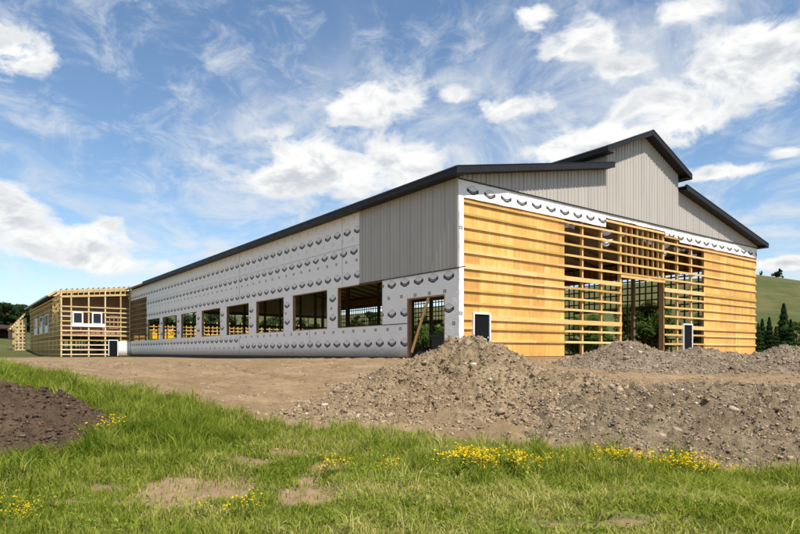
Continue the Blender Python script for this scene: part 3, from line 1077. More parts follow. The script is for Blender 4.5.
SB = 8.64
x = 0.0
edges = sorted(set([0.0, ML, MR, Wd] + [round(i * 0.9144, 4) for i in range(1, 35)]))
edges = [e for i, e in enumerate(edges) if i == 0 or e - edges[i - 1] > 0.05 or e in (ML, MR, Wd)]
for a0, a1 in zip(edges[:-1], edges[1:]):
    mid = (a0 + a1) / 2
    f = mon_top if ML < mid < MR else low_top
    siding('siding_panel', 'x', -.045, -1, a0 + .001, a1 - .001, lambda a: SB, lambda a: f(a) - .245, barn, (MC,) if a0 < MC < a1 else ())
block('drip_flashing', -.03, Wd + .03, -.095, -.03, SB - .03, SB + .012, M['trim'], barn)
for k in range(10):
    a0, a1 = k * 0.9144, min((k + 1) * 0.9144, 8.52)
    if a1 > a0 + .05:
        siding('siding_panel', 'y', -.03, -1, a0 + .001, a1 - .001, lambda a: 4.40, lambda a: EZ - .262, barn)
block('corner_trim', -.075, -.02, -.06, .05, 4.40, EZ - .26, M['siding'], barn)
block('base_flashing', -.085, -.01, -.55, 8.55, 4.365, 4.398, M['trim'], barn)
for k in range(21):
    a0, a1 = k * 3.048, min((k + 1) * 3.048, L_)
    siding('siding_panel', 'y', ML, -1, a0 + .001, a1 - .001, lambda a: low_top(ML) + .02, lambda a: mon_top(ML) - .26, barn)
    siding('siding_panel', 'y', MR, 1, a0 + .001, a1 - .001, lambda a: low_top(ML) + .02, lambda a: mon_top(MR) - .26, barn)


# --- white house wrap
def wrap(axis, off, sgn, a0, a1, z0, z1, mat, parent, ragged=0.0, seed=0, amp=0.012):
    nx, nz = max(2, int((a1 - a0) / 0.22) + 1), max(2, int((z1 - z0) / 0.22) + 1)
    aa, zz = np.meshgrid(np.linspace(a0, a1, nx), np.linspace(z0, z1, nz), indexing='ij')
    if ragged:
        t = (zz - z0) / (z1 - z0)
        zz = zz + (1 - t) * fbm(aa * 1.3, aa * 0 + seed, seed + 3, 3) * ragged
    q = off + sgn * (0.004 + np.abs(fbm(aa * 1.2, zz * 2.2, 70 + seed, 3)) * amp * 4)
    P = np.stack([q, aa, zz], -1) if axis == 'y' else np.stack([aa, q, zz], -1)
    F = grid_faces(nx, nz)
    if (axis == 'x') != (sgn < 0):
        F = F[:, ::-1]
    me = np_mesh('house_wrap', P.reshape(-1, 3), F, smooth=True)
    o = link('house_wrap', me, mat, parent)
    return o


WIN = [(6.22, 11.06), (12.37, 17.22), (18.65, 23.55), (25.04, 29.9), (31.48, 36.44), (38.06, 42.88), (44.45, 49.76), (50.99, 56.29)]
HEAD, SILL = 4.37, 1.86
side = [(-.078, .94, .10, 4.36), (.94, 3.95, 3.20, 4.36), (3.95, 6.22, SILL + .02, 4.36),
        (3.95, 27.0, .10, SILL), (27.0, 46.0, .07, SILL), (46.0, L_, .05, SILL),
        (8.52, 27.0, HEAD, 6.72), (8.52, 27.0, 6.72, EZ - .27), (27.0, 56.76, HEAD, 6.72), (27.0, 56.76, 6.72, EZ - .27), (56.76, L_, 7.25, EZ - .27)]
for a, b in zip(WIN[:-1], WIN[1:]):
    side.append((a[1], b[0], SILL, HEAD))
side.append((56.29, 56.76, SILL, HEAD))
for i, (a0, a1, z0, z1) in enumerate(side):
    block('wall_sheathing', 0.0, .018, a0, a1, z0, z1, ply, barn)
    wrap('y', -.004 - (i % 3) * .003, -1, a0 - .002, a1 + .002, z0, z1, M['wrap_side'], barn, 0, i)
block('wall_sheathing', 0.0, .018, .0, 8.52, 4.40, EZ - .27, ply, barn)
# lap joints of the wrap, a dark tape line where one sheet ends
block('lap_strip', -.040, -.022, 3.95, 6.22, SILL + .005, SILL + .04, M['skirt'], barn)
for (a0, a1, z0, z1) in ((8.56, 56.7, 6.70, 6.76), (26.97, 27.03, 4.4, 8.64), (10.5, 10.55, 4.45, 8.64), (46.0, 46.05, .12, 1.84), (27.0, 27.05, .12, 1.84), (14.7, 14.75, .12, 1.84)):
    block('seam_tape', -.034, -.030, a0, a1, z0, z1, M['tape'], barn)
block('skirt_board', -.05, -.002, 3.95, L_, -.28, .11, M['skirt'], barn)
block('skirt_board', -.05, -.002, 0, .94, -.28, .11, M['skirt'], barn)
# posts along the side wall, one behind each pier
for y in [.12, .80, 4.1, 5.9] + [v for a, b in zip(WIN[:-1], WIN[1:]) for v in (a[1] + .12, b[0] - .12)] + [56.4]:
    beam('post', (.10, y, -.3), (.10, y, EZ - .3), .14, .14, old, barn)
for (a, b) in WIN:
    t = .045
    f = multi('window_frame', [(-.012, .20, a, a + t, SILL, HEAD), (-.012, .20, b - t, b, SILL, HEAD), (-.012, .20, a + t, b - t, HEAD - t, HEAD), (-.012, .20, a + t, b - t, SILL, SILL + t)], old, barn)
multi('door_frame', [(-.014, .22, .94, 1.0, 0, 3.2), (-.014, .22, 3.85, 3.95, 0, 3.2), (-.014, .22, 1.0, 3.85, 3.13, 3.2)], old, barn)
# bare framing at the far end of the side wall
for k in range(14):
    y = 56.95 + k * .61
    beam('stud', (.09, y, SILL), (.09, y, 7.3), .14, .045, old, barn)
for k in range(9):
    z = 2.2 + k * .61
    beam('girt', (-.02, 56.78, z), (-.02, L_, z), .04, .11, old, barn)
block('corner_board', -.03, .12, L_ - .02, L_ + .10, -.2, EZ - .4, old, barn)

# --- gable front
wrap('x', -.012, -1, 0.0, 11.82, 7.80, SB - .01, M['wrap_front'], barn, 0.05, 31, .016)
wrap('x', -.010, -1, 11.82, 18.35, 8.34, SB - .01, M['wrap_front'], barn, 0.08, 35, .02)
wrap('x', -.012, -1, 18.35, 20.2, 8.08, SB - .01, M['wrap_front'], barn, 0.12, 38, .02)
wrap('x', -.014, -1, 20.2, Wd, 7.83, SB - .01, M['wrap_front'], barn, 0.06, 41, .016)
wrap('x', -.070, -1, -.006, .30, .05, 7.84, M['wrap_front'], barn, 0, 44, .02)
block('wall_sheathing', 0.26, 8.06, .07, .085, 7.80, SB - .01, ply, barn)
block('wall_sheathing', 23.73, Wd, .07, .085, 7.80, SB - .01, ply, barn)
block('wall_sheathing', 0.02, .26, -.045, -.03, .05, 7.8, ply, barn)

GZ = [0.92 + .61 * k for k in range(12)]
GZ[2], GZ[6] = 2.06, 4.50
wide = {2, 6}


def panels(x0, x1, skip=None):
    xs = [x0]
    while xs[-1] + 1.22 < x1 - .2:
        xs.append(xs[-1] + 1.22)
    xs.append(x1)
    zs = [.15, 2.55, 4.99, 7.43, 7.80]
    for a, b in zip(xs[:-1], xs[1:]):
        for c, d in zip(zs[:-1], zs[1:]):
            if skip and b > skip[0] and a < skip[1] and c < skip[2] - .1:
                for (p, q, r, s) in ((a, min(b, skip[0]), c, d), (max(a, skip[1]), b, c, d), (max(a, skip[0]), min(b, skip[1]), skip[2], d)):
                    if q - p > .04 and s - r > .04:
                        block('sheathing_panel', p + .003, q - .003, .072, .086 + random.uniform(0, .004), r + .003, s - .003, ply, barn)
                continue
            block('sheathing_panel', a + .003, b - .003, .072, .086 + random.uniform(0, .004), c + .003, d - .003, ply, barn)


DOOR1 = (.98, 2.18, 2.31)
DOOR2 = (20.72, 21.98, 2.33)
panels(.26, 8.06, DOOR1)
panels(23.73, Wd - .02)


def girt(x0, x1, z, h):
    dz0, dz1 = random.uniform(-.010, .010), random.uniform(-.010, .010)
    beam('girt', (x0 + .003, .028, z + dz0), (x1 - .003, .028, z + dz1), .066, h + random.uniform(-.006, .006), lum, barn)


for k, z in enumerate(GZ):
    h = .25 if k in wide else .115
    j1, j2 = (4.45, 28.1) if k % 2 else (5.65, 26.9)
    spans = [(.32, j1), (j1, 8.06), (8.06, 13.5), (18.35, 23.73), (23.73, j2), (j2, Wd - .015)]
    for (a, b) in spans:
        if a < 1 and z < DOOR1[2] + .05:
            girt(a, DOOR1[0] - .02, z, h)
            girt(DOOR1[1] + .02, b, z, h)
        elif a == 18.35 and z < DOOR2[2] + .05:
            girt(a, DOOR2[0] - .02, z, h)
            girt(DOOR2[1] + .02, b, z, h)
        else:
            girt(a, b, z, h)
    if z > 5.1:
        girt(13.5, 18.35, z, h)
girt(11.8, 18.35, 8.2, .125)
girt(18.35, 20.2, 8.02, .125)
beam('header', (13.4, .05, 5.02), (18.45, .05, 5.02), .09, .15, lum, barn)
for xx in (9.73, 11.55, 13.50, 18.36, 20.17, 22.02):
    wdt = .2 if xx in (13.50, 18.36) else .14
    beam('post', (xx, .165, -.2), (xx, .165, 8.6), .16, wdt, lum, barn)
block('jamb_board', 18.24, 18.275, .0, .34, 0, 4.95, old, barn)
for k in range(7):
    xx = 13.5 + (k + 1) * (18.36 - 13.5) / 8
    beam('stud', (xx, .14, 5.1), (xx, .14, 8.5), .14, .045, lum, barn)
for xx in (.4, 2.6, 5.0, 7.95, 23.8, 26.4, 29.0, 31.6):
    beam('post', (xx, .17, -.2), (xx, .17, 8.6), .14, .14, old, barn)
block('top_plate', .1, Wd - .1, .1, .24, 8.42, 8.62, old, barn)
block('base_board', .3, 13.4, .09, .13, -.1, .16, old, barn)
block('base_board', 18.45, Wd, .09, .13, -.1, .16, old, barn)
block('corner_post', .02, .16, .09, .23, -.3, 8.6, old, barn)


def film(x0, x1, z, sag, y):
    nx, nz = 14, 5
    aa, tt = np.meshgrid(np.linspace(0, 1, nx), np.linspace(0, 1, nz), indexing='ij')
    zz = z - sag * 4 * aa * (1 - aa) * (.4 + tt) - tt * (.16 + .12 * np.sin(aa * 5 + x0))
    P = np.stack([x0 + (x1 - x0) * aa, y + .05 * np.sin(aa * 11 + tt * 3), zz], -1)
    link('plastic_film', np_mesh('plastic_film', P.reshape(-1, 3), grid_faces(nx, nz), True), M['film'], barn)


for (a, b, z, sg) in ((8.3, 9.5, 7.72, .14), (11.7, 13.3, 7.9, .12), (11.7, 13.2, 7.3, .16), (18.5, 20.0, 7.8, .13), (18.5, 19.6, 7.25, .14), (20.4, 21.8, 7.6, .12), (22.3, 23.4, 7.4, .12), (13.8, 15.6, 7.9, .1), (15.9, 17.8, 7.8, .1), (20.6, 21.7, 5.9, .1)):
    film(a, b, z, sg, .45)


def man_door(x0, x1, zt):
    t = .085
    fr = multi('door_frame', [(x0, x0 + t, -.035, .12, .05, zt - t), (x1 - t, x1, -.035, .12, .05, zt - t), (x0, x1, -.035, .12, zt - t, zt)], M['white'], barn)
    dr = block('door', x0 + t + .004, x1 - t - .004, .02, .06, .07, zt - t - .004, M['door'], barn)
    kb = bpy.data.meshes.new('door_knob')
    vs, fs = [], []
    for i, (r, dy_) in enumerate(((.02, 0), (.02, -.03), (.042, -.045), (.045, -.07), (.02, -.085))):
        for q in range(10):
            vs.append((r * math.cos(q * math.pi / 5), dy_, r * math.sin(q * math.pi / 5)))
    for i in range(4):
        for q in range(10):
            fs.append((i * 10 + q, i * 10 + (q + 1) % 10, i * 10 + 10 + (q + 1) % 10, i * 10 + 10 + q))
    fs.append(tuple(range(49, 39, -1)))
    kb.from_pydata(vs, [], fs)
    o = link('door_knob', kb, M['metal'], dr)
    o.location = Vector((x1 - t - .12, .019, 1.08)) - dr.location
    return dr


man_door(*DOOR1)
man_door(*DOOR2)

# --- far long wall: open stud grid with window gaps
for k in range(107):
    y = .3 + k * .61
    inw = any(a - .05 < y < b + .05 for a, b in WIN)
    beam('stud', (Wd - .1, y, HEAD if inw else -.2), (Wd - .1, y, 8.75), .14, .045, old, barn)
    if inw:
        beam('stud', (Wd - .1, y, -.2), (Wd - .1, y, 1.5), .14, .045, old, barn)
for k in range(12):
    z = .9 + .61 * k
    if 1.7 < z < HEAD - .1:
        prev = 0.05
        for a, b in WIN:
            beam('girt', (Wd - .01, prev, z), (Wd - .01, a, z), .04, .12, M['timber_dark'], barn)
            prev = b
        beam('girt', (Wd - .01, prev, z), (Wd - .01, L_, z), .04, .12, M['timber_dark'], barn)
    else:
        beam('girt', (Wd - .01, .05, z), (Wd - .01, L_, z), .04, .12, M['timber_dark'], barn)
block('wall_sheathing', Wd, Wd + .02, .02, L_, 7.25, 8.7, ply, barn)
for (a, b) in WIN:
    beam('lintel', (Wd - .06, a - .05, HEAD), (Wd - .06, b + .05, HEAD), .14, .2, M['timber_dark'], barn)
# --- interior posts
for xx in (ML, MR):
    for k in range(10):
        y = 3.3 + k * 6.43
        beam('interior_post', (xx, y, -.3), (xx, y, low_top(ML) - .7), .22, .22, M['timber_dark'], barn)
for (xx, y) in ((9.6, 2.3), (10.9, 3.8), (27.6, 5.4)):
    beam('interior_post', (xx, y, -.3), (xx, y, 8.6), .18, .18, M['timber_dark'], barn)
# --- rear end wall
block('rear_wall', .2, Wd - .2, L_ - .12, L_ - .05, 6.3, 9.0, M['under'], barn)
block('rear_beam', .2, Wd - .2, L_ - .35, L_ - .14, 5.9, 6.3, M['timber_dark'], barn)
slab('rear_gable', [(.2, 9.003), (Wd - .2, 9.003), (MR, low_top(MR) - .1), (MR, mon_top(MR) - .3), (MC, mon_top(MC) - .3), (ML, mon_top(ML) - .3), (ML, low_top(ML) - .1)], L_ - .1, L_ - .06, M['under'], barn)
for k in range(26):
    beam('stud', (1.0 + k * 1.22, L_ - .2, -.2), (1.0 + k * 1.22, L_ - .2, 5.9), .045, .14, M['timber_dark'], barn)
block('rear_rail', .2, Wd - .2, L_ - .30, L_ - .14, 4.15, 4.5, M['timber_dark'], barn)

# ------------------------------------------------------------------ rear framing yard wall seen through the windows
rear = empty('rear_stud_wall', (0, 77, 0))
tag(rear, 'sunlit pale stud wall standing behind the barn, glimpsed through its window openings', 'stud wall')
for k in range(44):
    h = 5.0 + .35 * (k % 3 == 0)
    beam('stud', (1 + k * .72, 0, -.2), (1 + k * .72, 0, h), .05, .14, lum, rear)
for z in (1.2, 2.1, 2.7, 3.3, 3.85, 4.4, 4.95):
    beam('girt', (.8, -.09, z), (32, -.09, z), .04, .15, lum, rear)
for k in range(14):
    block('sheathing_panel', 1.2 + k * 2.2, 2.3 + k * 2.2, .08, .10, .2, 3.4 + .7 * (k % 2), ply, rear)

# ------------------------------------------------------------------ timber wing beyond the long side
wing = empty('framed_wing', (-8.26, 65, 0))
tag(wing, 'skeletal timber-framed wing with two white-trimmed windows at the far end of the barn', 'framed building')
WX, WL = 8.26, 37.0                     # local: x 0..WX (front), y 0..WL (side)
pale = M['lumber_pale']
FW = [0.06, 1.17, 3.18, 5.13, 7.01, 8.15]
for xx in FW:
    top = 8.30 + (xx / WX) * .85
    beam('post', (xx, .10, -.3), (xx, .10, top), .16, .15, pale, wing)
openings = [(1.45, 2.37), (3.70, 4.59)]
for k in range(11):
    z = .1 + .61 * k
    segs = [(0.0, 8.2)]
    if z < 1.98:
        segs = [(0.0, 5.45), (7.0, 8.2)] if z > 1.8 else [(0.0, 5.45)]
    elif 3.6 < z < 5.45:
        segs = [(0, 1.2), (5.1, 8.2)] if z < 5.2 else [(0, 8.2)]
    for a, b in segs:
        beam('girt', (a, .0, z + random.uniform(-.012, .012)), (b, .0, z + random.uniform(-.012, .012)), .04, .15, pale, wing)
beam('sloping_beam', (0, .0, 7.42), (WX, .0, 8.10), .05, .24, pale, wing)
beam('sloping_beam', (0, .02, 8.12), (WX, .02, 8.95), .05, .22, pale, wing)
for k in range(14):
    xx = .12 + k * .62
    beam('cripple_stud', (xx, .08, 7.5 + xx * .082), (xx, .08, 8.38 + xx * .10), .09, .06, pale, wing)
    beam('rafter_end', (xx, .0, 8.33 + xx * .10), (xx, 1.6, 8.33 + xx * .10), .06, .2, pale, wing)
wp = block('house_wrap', 1.2, 5.05, -.05, -.035, 3.66, 4.10, M['white'], wing)
for (a, b) in openings:
    fr = multi('window_frame', [(a - .16, a, -.07, .06, 4.10, 5.55), (b, b + .16, -.07, .06, 4.10, 5.55), (a, b, -.07, .06, 5.40, 5.55), (a, b, -.07, .06, 4.10, 4.16)], M['white'], wing)
    block('pane', a, b, -.03, .0, 4.16, 5.40, M['glass'], fr)
fr = multi('door_frame', [(5.49, 5.58, -.08, .06, -.1, 1.92), (6.58, 6.67, -.08, .06, -.1, 1.92), (5.58, 6.58, -.08, .06, 1.92, 2.03), (5.49, 5.58, -.08, .06, 1.92, 2.03), (6.58, 6.67, -.08, .06, 1.92, 2.03)], M['white'], wing)
dr = block('door', 5.58, 6.58, -.04, .01, -.1, 1.92, M['door'], wing)
block('house_wrap', 6.70, 8.2, -.07, -.05, -.05, 1.83, M['wrap_front'], wing)
multi('window_frame', [(5.6, 5.7, -.06, .12, 3.5, 5.2), (6.6, 6.7, -.06, .12, 3.5, 5.2), (5.7, 6.6, -.06, .12, 5.1, 5.2), (5.7, 6.6, -.06, .12, 3.5, 3.6), (6.1, 6.2, -.06, .12, 3.6, 5.1)], old, wing)
block('inner_floor', .1, 8.2, .4, WL, 2.55, 2.75, old, wing)
# side of the wing
for k in range(25):
    y = .25 + k * 1.52
    beam('stud', (.07, y, -.3), (.07, y, 7.7), .15, .12, lum if k % 2 else pale, wing)
SW = [(12.0, 15.6), (18.5, 22.0), (25.5, 29.3)]
for k in range(12):
    z = .1 + .61 * k
    segs = [(0, WL)]
    if 3.6 < z < 5.8:
        segs = [(0, 11.5), (15.9, 18.2), (22.3, 25.2), (29.6, WL)]
    for a, b in segs:
        beam('girt', (-.03, a, z), (-.03, b, z), .04, .12, lum, wing)
for (a, b) in SW:
    fr = multi('window_frame', [(-.10, .04, a - .2, a, 3.7, 5.85), (-.10, .04, b, b + .2, 3.7, 5.85), (-.10, .04, a, b, 5.7, 5.85), (-.10, .04, a, b, 3.2, 4.2)], M['white'], wing)
    block('pane', -.03, .0, a, b, 4.2, 5.7, M['glass'], fr)
for z in (7.05, 7.55):
    beam('top_rail', (-.05, 0, z), (-.05, WL, z), .06, .22, lum, wing)
beam('eave_beam', (-.35, .5, 7.92), (-.35, WL + .5, 7.92), .06, .2, old, wing)
# roof sheets already laid on the far part of the wing
rf = link('roof', prism_mesh('roof', [(-.7, 8.02), (WX - .2, 8.85), (WX - .2, 8.93), (-.7, 8.10)], 'y', 7.5, WL + 1.2), M['roof_grey'], wing)
link('ceiling_lining', prism_mesh('ceiling_lining', [(.1, 7.85), (WX + 3, 8.90), (WX + 3, 8.94), (.1, 7.89)], 'y', .35, WL), M['lumber_old'], wing)
block('dark_backing', .2, WX + 3, 3.4, 3.5, 2.78, 7.9, M['lumber_old'], wing)  # backing panel added to make the wing interior darker and close its gap
block('fascia', -.75, -.703, 7.5, WL + 1.2, 7.88, 8.12, M['roof_grey'], rf)
for k in range(8):
    y = .6 + k * .95
    beam('rafter', (-.6, y, 8.05), (WX - .2, y, 8.85), .05, .2, pale, wing)
for xx in (2.7, 5.4):
    for k in range(7):
        beam('interior_post', (xx, 3 + k * 5, -.3), (xx, 3 + k * 5, 8.2), .14, .14, old, wing)
for k in range(5):
    beam('interior_girt', (.3, 8.0, 1.0 + k * 1.2), (8.1, 8.0, 1.0 + k * 1.2), .04, .15, old, wing)

# ------------------------------------------------------------------ small porch frame past the wing
porch = empty('porch_frame', (-11.4, 103, 0))
tag(porch, 'small bare porch frame with steep rafters at the far left of the wing', 'porch frame')
for k in range(7):
    y = k * .8
    beam('rafter', (.2, y, 4.3), (2.6, y, 7.2), .06, .2, pale, porch)
for k in range(9):
    t = k / 8
    beam('roof_batten', (.2 + 2.4 * t, -.3, 4.44 + 2.9 * t), (.2 + 2.4 * t, 5.1, 4.44 + 2.9 * t), .12, .05, pale, porch)
for xx in (1.0, 1.55, 2.1, 2.6):
    for y in (0, 2.4, 4.8):
        beam('post', (xx, y, -.4), (xx, y, 5.4 + (xx - 1) * .66), .14, .14, pale, porch)
for k in range(9):
    beam('girt', (1.0, -.09, .2 + k * .61), (2.7, -.09, .2 + k * .61), .04, .15, pale, porch)

# ------------------------------------------------------------------ things inside the side doorway
pl = beam('brace_plank', (-.02, 3.55, .35), (.06, 2.25, 3.14), .045, .16, lum)
tag(pl, 'pale plank leaning diagonally across the side doorway', 'plank')
bin_ = empty('black_bin', (.62, 1.75, .0), rad(12))
tag(bin_, 'black plastic bin standing just inside the side doorway', 'bin')
V = []
for (z, s) in ((0, .36), (.06, .38), (1.05, .46), (1.08, .50), (1.16, .50)):
    V += [(-s, -s * .9, z), (s, -s * .9, z), (s, s * .9, z), (-s, s * .9, z)]
F = [(3, 2, 1, 0)] + [(i * 4 + q, i * 4 + (q + 1) % 4, i * 4 + 4 + (q + 1) % 4, i * 4 + 4 + q) for i in range(4) for q in range(4)] + [(16, 17, 18, 19)]
me = bpy.data.meshes.new('bin_body')
me.from_pydata(V, [], F)
link('bin_body', me, M['black'], bin_)
me = prism_mesh('bin_lid', [(-.53, 1.165), (.53, 1.165), (.50, 1.24), (0, 1.29), (-.50, 1.24)], 'y', -.5, .5)
link('bin_lid', me, M['black'], bin_)
bag = empty('rubbish_bag', (.55, 2.95, -.02))
tag(bag, 'slumped black rubbish bag on the floor beside the bin', 'bag')
v, f = IV.copy(), IF
vv, ff = [], []
th, ph = np.meshgrid(np.linspace(0, 2 * np.pi, 25)[:-1], np.linspace(0.02, np.pi - .02, 14), indexing='ij')
rr_ = 1 + fbm(th * 1.6 + 3, ph * 2.4, 7, 3) * .5
P = np.stack([np.sin(ph) * np.cos(th) * .62 * rr_, np.sin(ph) * np.sin(th) * .6 * rr_, (np.cos(ph) * .30 * rr_ + .26)], -1)
Q = grid_faces(24, 14)
wrapq = np.array([[23 * 14 + j, j, j + 1, 23 * 14 + j + 1] for j in range(13)])
me = np_mesh('bag_body', P.reshape(-1, 3), np.r_[Q, wrapq], True)
link('bag_body', me, M['black'], bag)
me = prism_mesh('bag_knot', [(-.07, .52), (.07, .52), (.12, .68), (.02, .63), (-.10, .70)], 'y', -.05, .05)
link('bag_knot', me, M['black'], bag)

# yellow lift behind the far windows
lift = empty('yellow_lift', (6.3, 73.6, 0.2), rad(8))
lift.scale = (1.45, 1.0, 1.0)
tag(lift, 'yellow site lift glimpsed through the farthest window openings', 'lift')
multi('chassis', [(-1.1, 1.1, -.6, .6, .3, .9), (-.9, .9, -.5, .5, .9, 1.1)], M['yellow'], lift)
multi('platform', [(-1.15, 1.15, -.62, .62, 2.2, 2.3), (-1.15, 1.15, -.62, -.58, 2.3, 2.75), (-1.15, 1.15, .58, .62, 2.3, 2.75), (-1.15, -1.11, -.62, .62, 2.3, 3.3), (1.11, 1.15, -.62, .62, 2.3, 3.3), (-1.15, 1.15, -.62, -.58, 3.25, 3.3)], M['yellow'], lift)
for s in (-.4, .4):
    beam('scissor_arm', (-.9, s, 1.1), (.9, s, 2.2), .08, .12, M['yellow'], lift)
    beam('scissor_arm', (.9, s * .9, 1.1), (-.9, s * .9, 2.2), .08, .12, M['yellow'], lift)
for sx in (-.8, .8):
    for sy in (-.62, .62):
        vs = [(.3 * math.cos(q * math.pi / 8), y, .3 * math.sin(q * math.pi / 8)) for y in (-.1, .1) for q in range(16)]
        fs = [tuple(range(16)), tuple(range(31, 15, -1))] + [(q, q + 16, (q + 1) % 16 + 16, (q + 1) % 16) for q in range(16)]
        me = bpy.data.meshes.new('wheel')
        me.from_pydata(vs, [], fs)
        o = link('wheel', me, M['black'], lift)
        o.location = (sx, sy, .3)

# ------------------------------------------------------------------ far shed at the left
gsx, gsy = to_world(-92.0, 139.0)
shz = float(ground_h(np.array([-92.0]), np.array([139.0]))[0])
shed = empty('dark_shed', (gsx, gsy, shz), rad(-20))
tag(shed, 'low dark weathered shed at the wood edge, far left', 'shed')
multi('wall', [(-3.5, -1.5, -2, 2, -.5, 2.2), (1.5, 3.5, -2, 2, -.5, 2.2), (-1.5, 1.5, 1.6, 2, -.5, 2.2), (-1.5, 1.5, -2, 2, 1.9, 2.2)], M['shed'], shed)
link('roof', prism_mesh('roof', [(-3.9, 2.2), (3.9, 2.2), (3.9, 2.35), (0, 3.1), (-3.9, 2.35)], 'y', -2.4, 2.4), M['shed'], shed)


# ------------------------------------------------------------------ trees
def trunk_mesh(name, h, r0, r1, lean=0.05, limbs=(), seed=0):
    rr = random.Random(seed)
    V, F = [], []

    def tube(p0, p1, a, b, n=7, seg=4):
        base = len(V)
        p0, p1 = Vector(p0), Vector(p1)
        ax = (p1 - p0).normalized()
        s = ax.orthogonal().normalized()
        t = ax.cross(s)
        for i in range(seg + 1):
            q = i / seg
            c = p0.lerp(p1, q) + s * rr.uniform(-.3, .3) * a + t * rr.uniform(-.3, .3) * a
            r = a + (b - a) * q
            for k in range(n):
                an = k * 2 * math.pi / n
                V.append(tuple(c + (s * math.cos(an) + t * math.sin(an)) * r))
        for i in range(seg):
            for k in range(n):
                F.append((base + i * n + k, base + i * n + (k + 1) % n, base + (i + 1) * n + (k + 1) % n, base + (i + 1) * n + k))
    tube((0, 0, -.3), (lean * h, lean * h * .5, h), r0, r1, 8, 6)
    for (z, l, a, up) in limbs:
        p = Vector((lean * z, lean * z * .5, z))
        tube(p, p + Vector((math.cos(a) * l, math.sin(a) * l, up * l)), r0 * .45, r0 * .12, 5, 3)
    me = bpy.data.meshes.new(name)
    me.from_pydata(V, [], F)
    me.materials.append(M['bark'])
    return me


def leaves(name, C, N, size, mat, tint, asp=1.7, droop=0.0):
    """many small leaf quads: centres C, orientation normals N"""
    n = len(C)
    N = N / np.linalg.norm(N, axis=1, keepdims=True)
    r = rng.normal(size=(n, 3))
    a = np.cross(N, r)
    a /= np.linalg.norm(a, axis=1, keepdims=True)
    b = np.cross(N, a)
    s = size[:, None]
    V = np.stack([C - a * s * asp, C - b * s * .6, C + a * s * asp, C + b * s * .6], 1)
    F = np.arange(n * 4).reshape(n, 4)
    me = np_mesh(name, V.reshape(-1, 3), F)
    attr(me, 'tint', np.repeat(tint, 4))
    me.materials.append(mat)
    return me


def spruce_meshes(h, r, n, seed):
    z = h * (0.06 + 0.94 * rng.random(n) ** 1.5)
    tier = np.sin(z / h * 2 * np.pi * 9 + seed) * .5 + .5
    maxr = r * (1 - z / h) ** 0.85 * (0.62 + 0.38 * tier)
    a = rng.uniform(0, 6.283, n)
    nb = 9
    ab = np.round(a / 6.283 * nb + (z / h * 17 + seed)) * 6.283 / nb - (z / h * 17 + seed) * 6.283 / nb
    a = a * .35 + ab * .65
    q = np.sqrt(rng.random(n))
    rr = maxr * q * (0.8 + .4 * rng.random(n))
    C = np.stack([np.cos(a) * rr, np.sin(a) * rr, z - rr * .28], -1)
    N = np.stack([np.cos(a) * .6, np.sin(a) * .6, np.ones(n)], -1) + rng.normal(size=(n, 3)) * .45
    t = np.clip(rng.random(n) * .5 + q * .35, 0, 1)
    return leaves('crown', C, N, rng.uniform(.045, .12, n) * h / 7, M['spruce'], t, 2.2), trunk_mesh('trunk', h * .97, r * .07, .02, 0, (), seed)


def bush_meshes(h, r, n, mat, seed, size=.10, nb=16, trunk_h=.25):
    rs = np.random.default_rng(seed)
    cen = []
    for k in range(nb):
        a = rs.uniform(0, 6.28)
        zz = h * (trunk_h + (1 - trunk_h) * rs.random() * .9)
        w = np.sin(np.clip((zz / h - trunk_h * .4) / (1.05 - trunk_h * .4), 0, 1) * np.pi) ** .7
        q = r * w * np.sqrt(rs.random()) * .85
        cen.append((np.cos(a) * q, np.sin(a) * q, zz, rs.uniform(.22, .42) * r))
    cen = np.array(cen)
    k = rs.integers(0, nb, n)
    dv = rs.normal(size=(n, 3))
    dv /= np.linalg.norm(dv, axis=1, keepdims=True)
    q = rs.random(n) ** .45
    C = cen[k, :3] + dv * (cen[k, 3] * q)[:, None] * np.array([1, 1, .8])
    C[:, 2] = np.maximum(C[:, 2], .1)
    N = dv + rs.normal(size=(n, 3)) * .8 + np.array([0, 0, .5])
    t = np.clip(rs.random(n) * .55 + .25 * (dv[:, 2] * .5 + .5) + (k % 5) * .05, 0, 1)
    limbs = [(h * rs.uniform(.25, .6), r * rs.uniform(.4, .8), rs.uniform(0, 6.28), rs.uniform(.5, 1.2)) for _ in range(7)]
    return leaves('crown', C, N, rs.uniform(.5, 1.2, n) * size, mat, t, 1.5), trunk_mesh('trunk', h * .75, r * .06 + .02, .02, .03, limbs, seed)


def plant_tree(name, meshes, u, d, sc, rz, label, group, cat='tree', zoff=0.0):
    x, y = to_world(u, d)
    z = float(ground_h(np.array([u]), np.array([d]))[0])
    t = empty(name, (x, y, z + zoff), rz)
    t.scale = (sc, sc, sc)
    tag(t, label, cat, group)
    link('crown', meshes[0], None, t)
    link('trunk', meshes[1], None, t)
    return t


def pu(px, d):
    return (px - 400) / FPX * d


